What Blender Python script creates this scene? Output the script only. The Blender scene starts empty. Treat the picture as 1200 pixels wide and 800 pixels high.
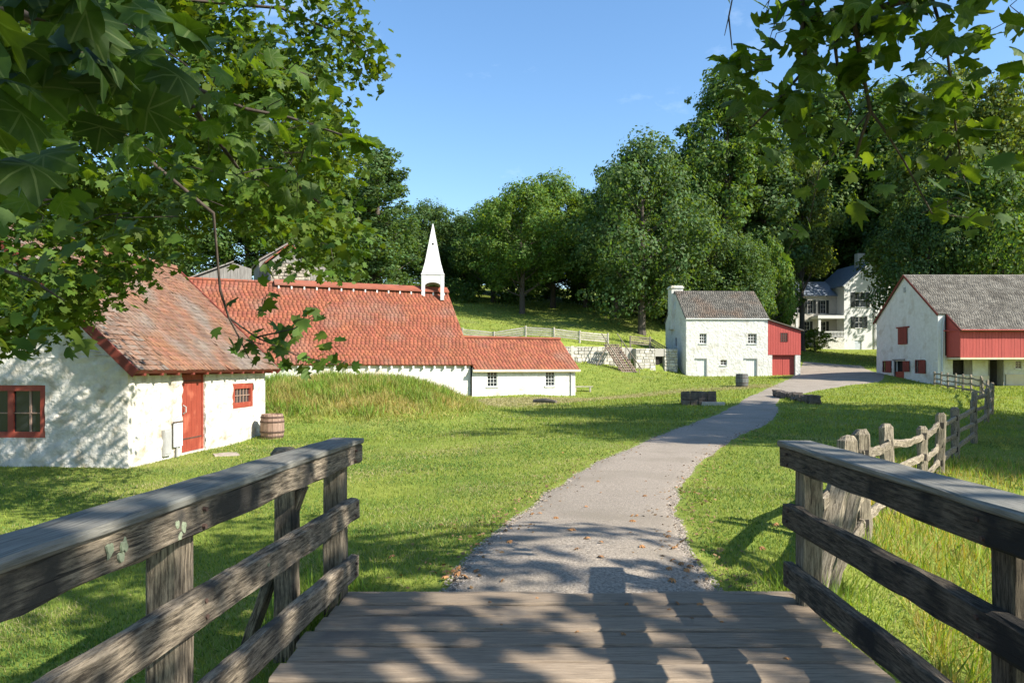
import bpy, math, random
import numpy as np
from mathutils import Vector, Matrix

R = math.radians
rng = np.random.default_rng(7)
random.seed(7)
S = bpy.context.scene
C = S.collection

# ------------------------------------------------------------------ camera
FPX, HOR = 850.0, 430.0          # focal length and horizon row of a 1200x800 frame
CAMZ = 1.6
cam_d = bpy.data.cameras.new('camera')
cam = bpy.data.objects.new('camera', cam_d); C.objects.link(cam)
cam.location = (0, 0, CAMZ); cam.rotation_euler = (R(90), 0, 0)
cam_d.sensor_width = 36; cam_d.lens = 36 * FPX / 1200
cam_d.shift_y = (HOR - 400) / 1200
cam_d.clip_start = 0.05; cam_d.clip_end = 3000
S.camera = cam

# ------------------------------------------------------------------ light
SUN_EL, SUN_AZ = R(37), R(26)       # azimuth measured from +X towards the viewer (-Y)
sun_dir = Vector((math.cos(SUN_EL) * math.cos(SUN_AZ), -math.cos(SUN_EL) * math.sin(SUN_AZ), math.sin(SUN_EL)))
W = bpy.data.worlds.new('World'); S.world = W; W.use_nodes = True
wn = W.node_tree.nodes; wl = W.node_tree.links
for n in list(wn): wn.remove(n)
sky = wn.new('ShaderNodeTexSky'); sky.sky_type = 'NISHITA'; sky.sun_disc = False
sky.sun_elevation = SUN_EL; sky.sun_rotation = R(90) + SUN_AZ
sky.air_density = 1.15; sky.dust_density = 0.6; sky.ozone_density = 3.0
hs = wn.new('ShaderNodeHueSaturation'); hs.inputs['Saturation'].default_value = 1.14; hs.inputs['Value'].default_value = 1.0
wl.new(sky.outputs[0], hs.inputs['Color'])
tc = wn.new('ShaderNodeTexCoord')
mp = wn.new('ShaderNodeMapping'); mp.inputs['Scale'].default_value = (2.2, 2.2, 5.0); mp.inputs['Location'].default_value = (-.62, .3, .35)
wl.new(tc.outputs['Generated'], mp.inputs['Vector'])
nz = wn.new('ShaderNodeTexNoise'); nz.inputs['Scale'].default_value = 2.1; nz.inputs['Detail'].default_value = 7; nz.inputs['Roughness'].default_value = .62
wl.new(mp.outputs[0], nz.inputs['Vector'])
cr = wn.new('ShaderNodeMapRange'); cr.inputs['From Min'].default_value = .62; cr.inputs['From Max'].default_value = .9
cr.inputs['To Max'].default_value = .3
wl.new(nz.outputs['Fac'], cr.inputs['Value'])
mx = wn.new('ShaderNodeMixRGB'); mx.inputs[2].default_value = (7.5, 8.2, 9.0, 1)
wl.new(cr.outputs[0], mx.inputs[0]); wl.new(hs.outputs[0], mx.inputs[1])
bg = wn.new('ShaderNodeBackground'); bg.inputs['Strength'].default_value = 0.116
wl.new(mx.outputs[0], bg.inputs['Color'])
wo = wn.new('ShaderNodeOutputWorld'); wl.new(bg.outputs[0], wo.inputs['Surface'])
sl = bpy.data.lights.new('sun', 'SUN'); sl.energy = 4.9; sl.angle = R(0.5); sl.color = (1.0, .94, .84)
so = bpy.data.objects.new('sun', sl); C.objects.link(so)
so.rotation_euler = sun_dir.to_track_quat('Z', 'Y').to_euler(); so.location = (60, -30, 60)
S.view_settings.view_transform = 'Standard'; S.view_settings.look = 'None'
S.view_settings.exposure = 1.12; S.view_settings.gamma = 1.0
S.render.engine = 'CYCLES'
S.cycles.max_bounces = 7; S.cycles.diffuse_bounces = 4; S.cycles.glossy_bounces = 2
S.cycles.transmission_bounces = 3; S.cycles.transparent_max_bounces = 4

# ------------------------------------------------------------------ materials
def mat(name, c1, c2=None, scale=6, detail=6, rough=.9, bump=0, bscale=None, stretch=(1, 1, 1), isl=0, objr=0,
        transl=None, c3=None, c3scale=1.5, c3rng=(.52, .68), spec=.3, contrast=(.35, .65), coords='Object', bdist=.02, huer=0, crack=0):
    """c1/c2 mixed by noise, a third colour in patches, brightness varied per piece."""
    m = bpy.data.materials.new(name); m.use_nodes = True
    nt = m.node_tree; N, L = nt.nodes, nt.links
    for n in list(N): N.remove(n)
    out = N.new('ShaderNodeOutputMaterial'); p = N.new('ShaderNodeBsdfPrincipled')
    p.inputs['Roughness'].default_value = rough; p.inputs['Specular IOR Level'].default_value = spec
    t = N.new('ShaderNodeTexCoord'); mpn = N.new('ShaderNodeMapping'); mpn.inputs['Scale'].default_value = stretch
    vec = t.outputs[coords]
    oi = None
    if objr:
        oi = N.new('ShaderNodeObjectInfo')
        ad = N.new('ShaderNodeVectorMath'); ad.operation = 'ADD'
        ml = N.new('ShaderNodeMath'); ml.operation = 'MULTIPLY'; ml.inputs[1].default_value = 37
        L.new(oi.outputs['Random'], ml.inputs[0]); L.new(vec, ad.inputs[0]); L.new(ml.outputs[0], ad.inputs[1])
        vec = ad.outputs[0]
    L.new(vec, mpn.inputs['Vector'])
    nz = N.new('ShaderNodeTexNoise'); nz.inputs['Scale'].default_value = scale; nz.inputs['Detail'].default_value = detail
    nz.inputs['Roughness'].default_value = .76 if crack else .62
    L.new(mpn.outputs[0], nz.inputs['Vector'])
    col = None
    mr = N.new('ShaderNodeMapRange'); mr.inputs['From Min'].default_value = contrast[0]; mr.inputs['From Max'].default_value = contrast[1]
    L.new(nz.outputs['Fac'], mr.inputs['Value'])
    mixn = N.new('ShaderNodeMixRGB'); mixn.inputs[1].default_value = (*c1, 1); mixn.inputs[2].default_value = (*(c2 or c1), 1)
    L.new(mr.outputs[0], mixn.inputs[0]); col = mixn.outputs[0]
    if c3:
        n3 = N.new('ShaderNodeTexNoise'); n3.inputs['Scale'].default_value = c3scale; n3.inputs['Detail'].default_value = 5
        L.new(vec, n3.inputs['Vector'])
        m3 = N.new('ShaderNodeMapRange'); m3.inputs['From Min'].default_value = c3rng[0]; m3.inputs['From Max'].default_value = c3rng[1]
        L.new(n3.outputs['Fac'], m3.inputs['Value'])
        x3 = N.new('ShaderNodeMixRGB'); x3.inputs[2].default_value = (*c3, 1)
        L.new(m3.outputs[0], x3.inputs[0]); L.new(col, x3.inputs[1]); col = x3.outputs[0]
    ck = None
    if crack:
        cm_ = N.new('ShaderNodeMapping'); cm_.inputs['Scale'].default_value = (.9, 26, 26); L.new(vec, cm_.inputs['Vector'])
        cn = N.new('ShaderNodeTexNoise'); cn.inputs['Scale'].default_value = 2.2; cn.inputs['Detail'].default_value = 3; cn.inputs['Roughness'].default_value = .7; cn.inputs['Distortion'].default_value = .6
        L.new(cm_.outputs[0], cn.inputs['Vector'])
        ck = N.new('ShaderNodeMapRange'); ck.inputs['From Min'].default_value = .60; ck.inputs['From Max'].default_value = .66; ck.inputs['To Max'].default_value = crack
        L.new(cn.outputs['Fac'], ck.inputs['Value'])
        xc = N.new('ShaderNodeMixRGB'); xc.inputs[2].default_value = (.012, .010, .008, 1)
        L.new(ck.outputs[0], xc.inputs[0]); L.new(col, xc.inputs[1]); col = xc.outputs[0]
    if isl or objr or huer:
        h = N.new('ShaderNodeHueSaturation')
        if isl or huer:
            g = N.new('ShaderNodeNewGeometry'); src = g.outputs['Random Per Island']
        else: src = oi.outputs['Random']
        v = N.new('ShaderNodeMapRange'); k = isl or objr
        v.inputs['To Min'].default_value = 1 - k; v.inputs['To Max'].default_value = 1 + k
        L.new(src, v.inputs['Value']); L.new(v.outputs[0], h.inputs['Value'])
        if huer:
            w = N.new('ShaderNodeMath'); w.operation = 'MULTIPLY'; w.inputs[1].default_value = 7.31
            f = N.new('ShaderNodeMath'); f.operation = 'FRACT'
            L.new(src, w.inputs[0]); L.new(w.outputs[0], f.inputs[0])
            u = N.new('ShaderNodeMapRange'); u.inputs['To Min'].default_value = .5 - huer; u.inputs['To Max'].default_value = .5 + huer
            L.new(f.outputs[0], u.inputs['Value']); L.new(u.outputs[0], h.inputs['Hue'])
        L.new(col, h.inputs['Color']); col = h.outputs[0]
    L.new(col, p.inputs['Base Color'])
    if bump:
        b = N.new('ShaderNodeBump'); b.inputs['Strength'].default_value = bump; b.inputs['Distance'].default_value = bdist
        if bscale:
            nb = N.new('ShaderNodeTexNoise'); nb.inputs['Scale'].default_value = bscale; nb.inputs['Detail'].default_value = 5
            L.new(mpn.outputs[0], nb.inputs['Vector']); L.new(nb.outputs['Fac'], b.inputs['Height'])
        else: L.new(nz.outputs['Fac'], b.inputs['Height'])
        L.new(b.outputs[0], p.inputs['Normal'])
    if transl:
        tr = N.new('ShaderNodeBsdfTranslucent'); hm = N.new('ShaderNodeMixRGB'); hm.blend_type = 'MULTIPLY'; hm.inputs[0].default_value = 1
        hm.inputs[2].default_value = (1.75, 1.5, .4, 1); L.new(col, hm.inputs[1]); L.new(hm.outputs[0], tr.inputs['Color'])
        ms = N.new('ShaderNodeMixShader'); ms.inputs[0].default_value = transl
        L.new(p.outputs[0], ms.inputs[1]); L.new(tr.outputs[0], ms.inputs[2]); L.new(ms.outputs[0], out.inputs['Surface'])
    else: L.new(p.outputs[0], out.inputs['Surface'])
    return m

def leaf_mat(name, c1, c2, veins=False, transl=.42, rough=.58, huer=.02, isl=.3):
    m = mat(name, c1, c2, scale=3, rough=rough, isl=0 if veins else isl, objr=.25 if veins else 0, transl=transl, spec=.28, huer=0 if veins else huer)
    if veins:
        nt = m.node_tree; N, L = nt.nodes, nt.links
        t = N.new('ShaderNodeTexCoord'); sp = N.new('ShaderNodeSeparateXYZ'); L.new(t.outputs['Object'], sp.inputs[0])
        def M(op, a, b=None):
            n = N.new('ShaderNodeMath'); n.operation = op
            for i, v in enumerate((a, b)):
                if v is None: continue
                if isinstance(v, (int, float)): n.inputs[i].default_value = v
                else: L.new(v, n.inputs[i])
            return n.outputs[0]
        best = None
        ax = M('ABSOLUTE', sp.outputs['X'])
        for ang in (0, 48, 85):
            a = R(ang); s_, c_ = math.sin(a), math.cos(a)
            d = M('ABSOLUTE', M('SUBTRACT', M('MULTIPLY', ax, c_), M('MULTIPLY', sp.outputs['Y'], s_)))
            al = M('ADD', M('MULTIPLY', ax, s_), M('MULTIPLY', sp.outputs['Y'], c_))
            d = M('ADD', d, M('MULTIPLY', M('LESS_THAN', al, 0.0), 1.0))
            best = d if best is None else M('MINIMUM', best, d)
        mask = M('LESS_THAN', best, .011)
        p = [n for n in N if n.type == 'BSDF_PRINCIPLED'][0]
        src = p.inputs['Base Color'].links[0].from_socket
        x = N.new('ShaderNodeMixRGB'); x.inputs[2].default_value = (.16, .21, .07, 1)
        L.new(M('MULTIPLY', mask, .6), x.inputs[0]); L.new(src, x.inputs[1]); L.new(x.outputs[0], p.inputs['Base Color'])
    return m

def glass_mat(name, tint=(.02, .025, .03)):
    m = bpy.data.materials.new(name); m.use_nodes = True
    p = m.node_tree.nodes['Principled BSDF']; p.inputs['Base Color'].default_value = (*tint, 1)
    p.inputs['Roughness'].default_value = .08; p.inputs['Specular IOR Level'].default_value = .5
    return m

M = {}
M['ground'] = mat('meadow_turf', (.135, .18, .030), (.215, .245, .046), scale=.7, rough=1, c3=(.16, .17, .06), c3scale=.16, c3rng=(.55, .75), bump=.6, bscale=9, bdist=.06, spec=.1)
M['grass'] = mat('grass_blade', (.128, .20, .034), (.24, .29, .052), scale=.9, rough=.75, isl=.35, transl=.35, huer=.02, c3=(.265, .25, .095), c3scale=.22, c3rng=(.52, .76), spec=.25)
M['tall'] = mat('long_grass', (.28, .255, .075), (.44, .365, .155), scale=.5, rough=.8, isl=.35, transl=.35, huer=.025, c3=(.20, .24, .05), c3scale=.45, c3rng=(.54, .68), spec=.2)
M['clover'] = mat('clover_leaf', (.055, .125, .028), (.10, .18, .04), scale=2, rough=.7, isl=.3, transl=.3, huer=.015, spec=.2)
M['dry'] = mat('dry_grass', (.27, .25, .12), (.36, .31, .17), scale=.8, rough=.9, isl=.2, transl=.2, spec=.1)
M['weed'] = mat('weed_leaf', (.13, .22, .03), (.2, .29, .05), scale=.8, rough=.7, isl=.35, transl=.4, huer=.02, spec=.25)
M['gravel'] = mat('path_gravel', (.155, .128, .098), (.385, .328, .262), scale=46, detail=8, rough=.98, bump=.8, bscale=60, bdist=.01, c3=(.21, .178, .135), c3scale=.7, c3rng=(.46, .72), contrast=(.34, .66))
M['pebble'] = mat('pebble_grey', (.22, .185, .145), (.38, .325, .265), scale=8, isl=.55, rough=.95)
M['track'] = mat('worn_track', (.24, .25, .09), (.32, .29, .14), scale=1.2, rough=1, bump=.4, bscale=12)
M['dirt'] = mat('bare_earth', (.15, .115, .075), (.22, .18, .12), scale=7, rough=1, bump=.6)
M['deck'] = mat('deck_wood', (.15, .112, .076), (.39, .305, .215), scale=5, stretch=(.9, 14, 14), detail=9, rough=.85, bump=.5, objr=.16, bdist=.012, contrast=(.28, .74), c3=(.11, .10, .09), c3scale=2.2, c3rng=(.58, .8), crack=.35)
M['rail'] = mat('rail_wood', (.06, .047, .033), (.36, .295, .21), scale=5, stretch=(1.3, 13, 13), detail=10, rough=.85, bump=.8, objr=.12, bdist=.018, contrast=(.41, .60), c3=(.055, .05, .042), c3scale=3.2, c3rng=(.52, .66), crack=.85)
M['railshade'] = mat('rail_wood_shaded', (.028, .021, .014), (.16, .128, .09), scale=5, stretch=(1.3, 13, 13), detail=10, rough=.85, bump=.9, objr=.12, bdist=.018, contrast=(.41, .60), c3=(.02, .018, .015), c3scale=3.2, c3rng=(.48, .62), crack=.85)  # same rail wood, the right side's lack of sun painted in as darker colour
M['cap'] = mat('cap_wood', (.115, .112, .095), (.225, .215, .185), scale=5, stretch=(.9, 16, 16), detail=9, rough=.7, bump=.3, objr=.08, bdist=.01, c3=(.17, .18, .16), c3scale=3, c3rng=(.55, .75), crack=.6, contrast=(.41, .60))
M['fence'] = mat('split_wood', (.10, .082, .058), (.33, .28, .205), scale=5, stretch=(1.1, 11, 11), detail=9, rough=.9, bump=.9, objr=.2, bdist=.02, contrast=(.41, .60), crack=.85)
M['fence_far'] = mat('fence_wood', (.32, .29, .23), (.48, .44, .36), scale=3, rough=.9, objr=.15)
M['greywood'] = mat('grey_boards', (.15, .138, .12), (.25, .235, .21), scale=2.5, stretch=(5, 5, .5), rough=.9, isl=.22, bump=.4)
M['white'] = mat('whitewash', (.61, .59, .53), (.47, .445, .385), scale=3.6, detail=10, rough=.95, bump=.9, bscale=9, bdist=.05, c3=(.33, .28, .20), c3scale=2.6, c3rng=(.52, .74), spec=.2)
M['white2'] = mat('limewash', (.63, .62, .575), (.54, .525, .475), scale=2.4, detail=9, rough=.95, bump=.8, bscale=4.5, bdist=.08, c3=(.43, .385, .30), c3scale=.8, c3rng=(.55, .76), spec=.2)
M['cream'] = mat('cream_wash', (.60, .50, .33), (.65, .57, .42), scale=2, rough=.95, bump=.3)
M['whitepaint'] = mat('white_paint', (.66, .66, .635), (.60, .60, .575), scale=3, rough=.5)
M['lead'] = mat('pipe_metal', (.50, .54, .58), (.42, .45, .48), scale=3, rough=.45)
M['beige'] = mat('beige_render', (.50, .47, .41), (.44, .41, .36), scale=2, rough=.9)
M['red'] = mat('red_paint', (.27, .052, .03), (.22, .042, .025), scale=5, stretch=(4, 4, 1), rough=.6, isl=.08, c3=(.36, .10, .06), c3scale=3)
M['barnred'] = mat('barn_red', (.43, .078, .062), (.36, .062, .05), scale=1.6, stretch=(6, 6, .6), rough=.7, objr=.06)
M['shutter'] = mat('shutter_red', (.20, .035, .027), (.16, .03, .023), scale=3, rough=.65)
M['darkred'] = mat('rake_red', (.17, .035, .022), (.13, .03, .02), scale=4, rough=.7)
M['clay'] = mat('clay_tile', (.265, .086, .046), (.185, .063, .037), scale=1.2, rough=.85, isl=.17, huer=.006, c3=(.20, .10, .07), c3scale=.42, c3rng=(.5, .72), spec=.25)
M['shingle'] = mat('weathered_tile', (.20, .108, .068), (.135, .095, .072), scale=2.2, rough=.9, objr=.24, c3=(.18, .155, .13), c3scale=1.1, c3rng=(.5, .64), bump=.3, bscale=20, coords='Object')
M['shingle_j'] = mat('weathered_tile_far', (.225, .106, .062), (.15, .095, .068), scale=1.4, rough=.9, isl=.2, huer=.008, c3=(.175, .14, .115), c3scale=.6, c3rng=(.5, .66))
M['greyroof'] = mat('grey_shingle', (.085, .078, .066), (.125, .115, .098), scale=1.3, rough=.95, isl=.35, c3=(.125, .088, .064), c3scale=.35, c3rng=(.5, .7))
M['barnroof'] = mat('barn_shingle', (.105, .095, .08), (.175, .16, .135), scale=1.1, rough=.95, isl=.3, c3=(.085, .075, .062), c3scale=.5, c3rng=(.5, .7))
M['slate'] = mat('blue_slate', (.17, .20, .25), (.22, .25, .30), scale=2, rough=.6)
M['stone'] = mat('pale_stone', (.36, .335, .285), (.50, .475, .41), scale=4, rough=.95, isl=.28, bump=.5)
M['furnace'] = mat('furnace_stone', (.24, .205, .155), (.36, .32, .25), scale=4, rough=.95, isl=.35, bump=.5)
M['darkstone'] = mat('dark_stone', (.075, .06, .05), (.15, .125, .10), scale=4, rough=.95, isl=.4, bump=.6)
M['mortar'] = mat('mortar', (.30, .285, .25), (.37, .35, .31), scale=9, rough=1)
M['glass'] = glass_mat('window_glass')
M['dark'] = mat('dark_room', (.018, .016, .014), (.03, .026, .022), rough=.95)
M['darkgreen'] = mat('dark_shutter', (.018, .025, .024), (.025, .03, .03), rough=.5)
M['bark'] = mat('bark', (.06, .05, .04), (.12, .10, .08), scale=3, stretch=(4, 4, .8), rough=1, bump=.7)
M['twig'] = mat('twig_bark', (.04, .03, .022), (.085, .065, .05), scale=12, rough=.9)
M['leafnear'] = leaf_mat('sycamore_leaf_near_shaded', (.028, .062, .008), (.048, .094, .012), veins=True, transl=.42)  # near leaves darker than the rest: canopy shade put into their colour
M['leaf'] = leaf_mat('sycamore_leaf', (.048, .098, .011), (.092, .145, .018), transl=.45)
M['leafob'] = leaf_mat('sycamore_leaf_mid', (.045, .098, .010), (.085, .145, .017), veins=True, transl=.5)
LV = {'oak': ((.062, .122, .026), (.10, .17, .038)), 'light': ((.088, .165, .028), (.13, .21, .042)), 'blue': ((.055, .11, .034), (.09, .15, .046)), 'olive': ((.09, .14, .03), (.135, .185, .046))}
for k, (a, b) in LV.items(): M[k] = leaf_mat('foliage_' + k, a, b, transl=.42, rough=.65, isl=.4, huer=.025)
M['litter'] = mat('leaf_litter', (.14, .085, .04), (.24, .15, .07), scale=6, rough=.9, isl=.4)
M['dryleaf'] = mat('dry_leaf', (.28, .13, .05), (.38, .20, .08), scale=6, rough=.8, objr=.3)
M['barrel'] = mat('barrel_oak', (.20, .125, .09), (.32, .22, .17), scale=4, stretch=(6, 6, .6), rough=.85, objr=.15)
M['barrelgrey'] = mat('barrel_grey', (.10, .105, .10), (.16, .165, .155), scale=4, stretch=(6, 6, .6), rough=.85, objr=.15)
M['iron'] = mat('rusted_iron', (.055, .035, .027), (.10, .06, .045), scale=8, rough=.8)
M['sign'] = mat('sign_white', (.78, .80, .84), (.75, .77, .82), rough=.5)
M['print'] = mat('sign_print', (.33, .38, .5), rough=.6)
M['greymetal'] = mat('grey_metal', (.30, .30, .29), (.36, .36, .35), rough=.6)
M['lichen'] = mat('lichen', (.16, .19, .12), (.26, .29, .20), scale=40, rough=1, bump=.5)

# ------------------------------------------------------------------ mesh helpers
class MB:
    def __init__(self): self.v = []; self.f = []
    def add(self, vs, fs, mtx=None):
        o = len(self.v)
        self.v += [tuple(mtx @ Vector(p)) for p in vs] if mtx is not None else [tuple(p) for p in vs]
        self.f += [tuple(i + o for i in f) for f in fs]
    def box(self, x0, x1, y0, y1, z0, z1, mtx=None, j=0):
        vs = [(x, y, z) for z in (z0, z1) for x, y in ((x0, y0), (x1, y0), (x1, y1), (x0, y1))]
        if j: vs = [tuple(c + random.uniform(-j, j) for c in p) for p in vs]
        self.add(vs, [(3, 2, 1, 0), (4, 5, 6, 7), (0, 1, 5, 4), (1, 2, 6, 5), (2, 3, 7, 6), (3, 0, 4, 7)], mtx)
    def tube(self, pts, rads, n=6, cap=True):
        pts = [Vector(p) for p in pts]
        if isinstance(rads, (int, float)): rads = [rads] * len(pts)
        o = len(self.v); prev = None
        for i, p in enumerate(pts):
            d = (pts[min(i + 1, len(pts) - 1)] - pts[max(i - 1, 0)]).normalized()
            a = d.cross(Vector((.3, .1, 1)) if abs(d.z) < .9 else Vector((1, .2, 0))).normalized()
            if prev is not None and a.dot(prev) < 0: a = -a
            prev = a; b = d.cross(a)
            for k in range(n):
                t = 2 * math.pi * k / n
                self.v.append(tuple(p + (a * math.cos(t) + b * math.sin(t)) * rads[i]))
        for i in range(len(pts) - 1):
            for k in range(n):
                self.f.append((o + i * n + k, o + i * n + (k + 1) % n, o + (i + 1) * n + (k + 1) % n, o + (i + 1) * n + k))
        if cap:
            self.f.append(tuple(o + k for k in range(n))[::-1]); e = o + (len(pts) - 1) * n
            self.f.append(tuple(e + k for k in range(n)))
    def lathe(self, prof, n=16, z0=0):
        o = len(self.v)
        for r, z in prof:
            for k in range(n):
                t = 2 * math.pi * k / n; self.v.append((r * math.cos(t), r * math.sin(t), z + z0))
        for i in range(len(prof) - 1):
            for k in range(n):
                self.f.append((o + i * n + k, o + i * n + (k + 1) % n, o + (i + 1) * n + (k + 1) % n, o + (i + 1) * n + k))
    def prism(self, poly, y0, y1, mtx=None):
        n = len(poly); vs = [(x, y0, z) for x, z in poly] + [(x, y1, z) for x, z in poly]
        fs = [tuple(range(n)), tuple(range(2 * n - 1, n - 1, -1))] + [(i, i + n, (i + 1) % n + n, (i + 1) % n) for i in range(n)]
        self.add(vs, fs, mtx)
    def mesh(self, name):
        me = bpy.data.meshes.new(name); me.from_pydata(self.v, [], self.f); me.update(); return me

def link(name, me, m, parent=None, kind=None, smooth=False):
    o = bpy.data.objects.new(name, me); C.objects.link(o)
    if m is not None and len(me.materials) == 0: me.materials.append(m)
    if parent is not None: o.parent = parent
    if kind: o['kind'] = kind
    if smooth: me.polygons.foreach_set('use_smooth', [True] * len(me.polygons))
    return o
def obj(name, mb, m, parent=None, kind=None, smooth=False): return link(name, mb.mesh(name), m, parent, kind, smooth)
def fast(name, verts, faces):
    verts = np.asarray(verts, np.float32); faces = np.asarray(faces, np.int32); k = faces.shape[1]
    me = bpy.data.meshes.new(name)
    me.vertices.add(len(verts)); me.vertices.foreach_set('co', verts.ravel())
    me.loops.add(faces.size); me.loops.foreach_set('vertex_index', faces.ravel())
    me.polygons.add(len(faces)); me.polygons.foreach_set('loop_start', np.arange(0, faces.size, k, dtype=np.int32))
    me.polygons.foreach_set('loop_total', np.full(len(faces), k, np.int32))
    me.update(calc_edges=True); return me
def thing(name, label, cat, loc=(0, 0, 0), rz=0, group=None):
    o = bpy.data.objects.new(name, None); C.objects.link(o); o.location = loc; o.rotation_euler = (0, 0, rz)
    o.empty_display_size = .2
    o['label'] = label; o['category'] = cat
    if group: o['group'] = group
    return o
def tag(o, label, cat, group=None):
    o['label'] = label; o['category'] = cat
    if group: o['group'] = group
    return o
def board_mesh(name, L_, w, t, n=8, j=.004, ch=.008, warp=0.0, seed=None, top=False):
    """A plank along local X (0..L), w across (local Z), t thick (local Y), worn edges."""
    rr = random.Random(seed); vs = []; fs = []
    for i in range(n + 1):
        x = L_ * i / n
        if top and i == n - 1: x = L_ - .05
        sc = .58 if top and i == n else 1
        bow = warp * math.sin(math.pi * i / n) + rr.uniform(-j, j) * .6
        ring = [(-t/2 + ch, -w/2), (t/2 - ch, -w/2), (t/2, -w/2 + ch), (t/2, w/2 - ch), (t/2 - ch, w/2), (-t/2 + ch, w/2), (-t/2, w/2 - ch), (-t/2, -w/2 + ch)]
        for y, z in ring: vs.append((x + (rr.uniform(-j, j) if i in (0, n) else 0), y*sc + rr.uniform(-j, j), z*sc + bow + rr.uniform(-j, j)))
    for i in range(n):
        for k in range(8): fs.append((i*8 + k, (i+1)*8 + k, (i+1)*8 + (k+1) % 8, i*8 + (k+1) % 8))
    fs.append(tuple(range(8))); fs.append(tuple(range(n*8 + 7, n*8 - 1, -1)))
    me = bpy.data.meshes.new(name); me.from_pydata(vs, [], fs); me.update(); return me
def board(name, p0, p1, w, t, m, parent, up=(0, 0, 1), **kw):
    p0, p1 = Vector(p0), Vector(p1); x = (p1 - p0); L_ = x.length; x.normalize()
    z = Vector(up); z = (z - x * z.dot(x)).normalized(); y = z.cross(x)
    me = board_mesh(name, L_, w, t, **kw); o = link(name, me, m, parent)
    o.matrix_local = Matrix(((x.x, y.x, z.x, p0.x), (x.y, y.y, z.y, p0.y), (x.z, y.z, z.z, p0.z), (0, 0, 0, 1)))
    return o
def W3(px, py, Y): return Vector(((px - 600) * Y / FPX, Y, CAMZ - (py - HOR) * Y / FPX))

# ------------------------------------------------------------------ terrain
CP = np.array([
 (0,5.3,-.06),(1.5,5.2,-.08),(-1.5,5.4,-.14),(0,2,-1.0),(0,-4,-1.7),(-3,3,-.75),(-3.5,6,-.42),(-6,4,-.75),(-6,9,-.45),(-8,15,-.5),(-13,15,-.5),(-8,22.3,-.5),(-13,24,-.4),(-18,10,-.6),
 (-1.5,8,-.22),(-2,12,-.38),(-3,20,-.5),(4,3,-1.25),(6,5,-1.2),(2.6,6,-.25),(3.7,7.6,-.28),(5.2,10,-.42),(7.2,12.8,-.55),(8.4,14.2,-.5),(10.5,17,-.55),(15.4,24,-.45),(20,30,-.4),(29.7,46,-.2),(35.5,60,-.05),
 (38.8,66,-.05),(38.8,77,1.0),(48,66,-.1),(62,64,-.2),(12,13,-1.0),(20,20,-1.0),(30,30,-.8),(45,45,-.5),(15,5,-1.5),(9,6,-1.5),
 (.9,10,-.2),(2.5,15,-.26),(6,21.8,-.27),(10,30,-.2),(13,38,-.1),(0,30,-.45),(-5,28,-.5),(-12,28,-.4),(0,52,-.62),(6,56.5,-.8),(-3,53,-.7),(-6,50,-.4),(12,52,-.3),(10,62,.1),(10,70,.8),(20,62,.15),(19,79,.56),(28,80,.56),(33,80,.75),(25,72,.35),
 (11,77,1.6),(14,84,2.1),(6,84,2.3),(3,74,2.6),(-5,72,3.6),(-14,66,3.6),(0,92,6.0),(10,96,6.2),(18,94,4.0),(0,110,9.5),(2,125,12.3),(20,110,8.6),(22,128,11.5),(-30,100,10),(-30,70,5),(-45,50,2),(50,128,5.2),(64,130,5.0),(42,110,3.2),(36,95,1.9),(80,130,6),(80,90,1.6),
 (-60,60,3),(-60,120,15),(0,200,24),(100,200,20),(-100,200,26),(60,320,34),(-60,320,36),(-30,20,0),(-30,0,-.5),(60,0,-1),(60,30,-.5),(120,60,1),(-120,40,3),(120,150,12),(0,-30,-1.5),(-50,-30,0),(80,-30,-.5),(220,400,40),(-220,400,45),(0,480,46),(-250,100,14),(260,100,8),(-250,-60,2),(260,-60,2)], float)
def _phi(r): return np.sqrt(r * r + 4.0)
_A = np.zeros((len(CP) + 1,) * 2); _d = np.hypot(CP[:, None, 0] - CP[None, :, 0], CP[:, None, 1] - CP[None, :, 1])
_A[:-1, :-1] = _phi(_d) - 0.02 * np.eye(len(CP)); _A[-1, :-1] = 1; _A[:-1, -1] = 1
_w = np.linalg.solve(_A, np.append(CP[:, 2], 0))
def sstep(t): t = np.clip(t, 0, 1); return t * t * (3 - 2 * t)
WALL_A, WALL_B = (4.2, 76.6), (18.6, 81.5)      # foot of the retaining wall, west end and east end
def wall_y(x): return WALL_A[1] + (x - WALL_A[0]) / (WALL_B[0] - WALL_A[0]) * (WALL_B[1] - WALL_A[1])
def Hraw(x, y):
    x = np.asarray(x, float); y = np.asarray(y, float); sh = x.shape; xf, yf = x.ravel(), y.ravel()
    z = np.empty(xf.shape)
    for i in range(0, len(xf), 20000):
        d = np.hypot(xf[i:i+20000, None] - CP[None, :, 0], yf[i:i+20000, None] - CP[None, :, 1])
        z[i:i+20000] = _phi(d) @ _w[:-1] + _w[-1]
    z += 2.15 * sstep((yf - wall_y(xf) - .25) / .7) * sstep((xf + 4) / 8) * (1 - sstep((xf - 16) / 4)) * (1 - sstep((yf - 84) / 14))
    mx_ = np.exp(-(np.abs((xf + 6.9) / 4.9) ** 3.0)) * np.exp(-(np.abs((yf - 31.4) / 5.8) ** 2.6))
    z += 1.5 * mx_
    z += .035 * np.sin(xf * .9 + 1.3 * np.sin(yf * .5)) * np.sin(yf * .8 + xf * .21) * sstep((yf - 6) / 4)
    return z.reshape(sh)
gx = np.unique(np.concatenate([np.arange(-300, -60, 12.), np.arange(-60, -16, 2.), np.arange(-16, 16, .4), np.arange(16, 48, .8), np.arange(48, 90, 3.), np.arange(90, 301, 12.)]))
gy = np.unique(np.concatenate([np.arange(-70, -6, 8.), np.arange(-6, 2, 1.), np.arange(2, 44, .4), np.arange(44, 90, .8), np.arange(90, 150, 3.), np.arange(150, 501, 12.)]))
GX, GY = np.meshgrid(gx, gy); GZ = Hraw(GX, GY)
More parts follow.
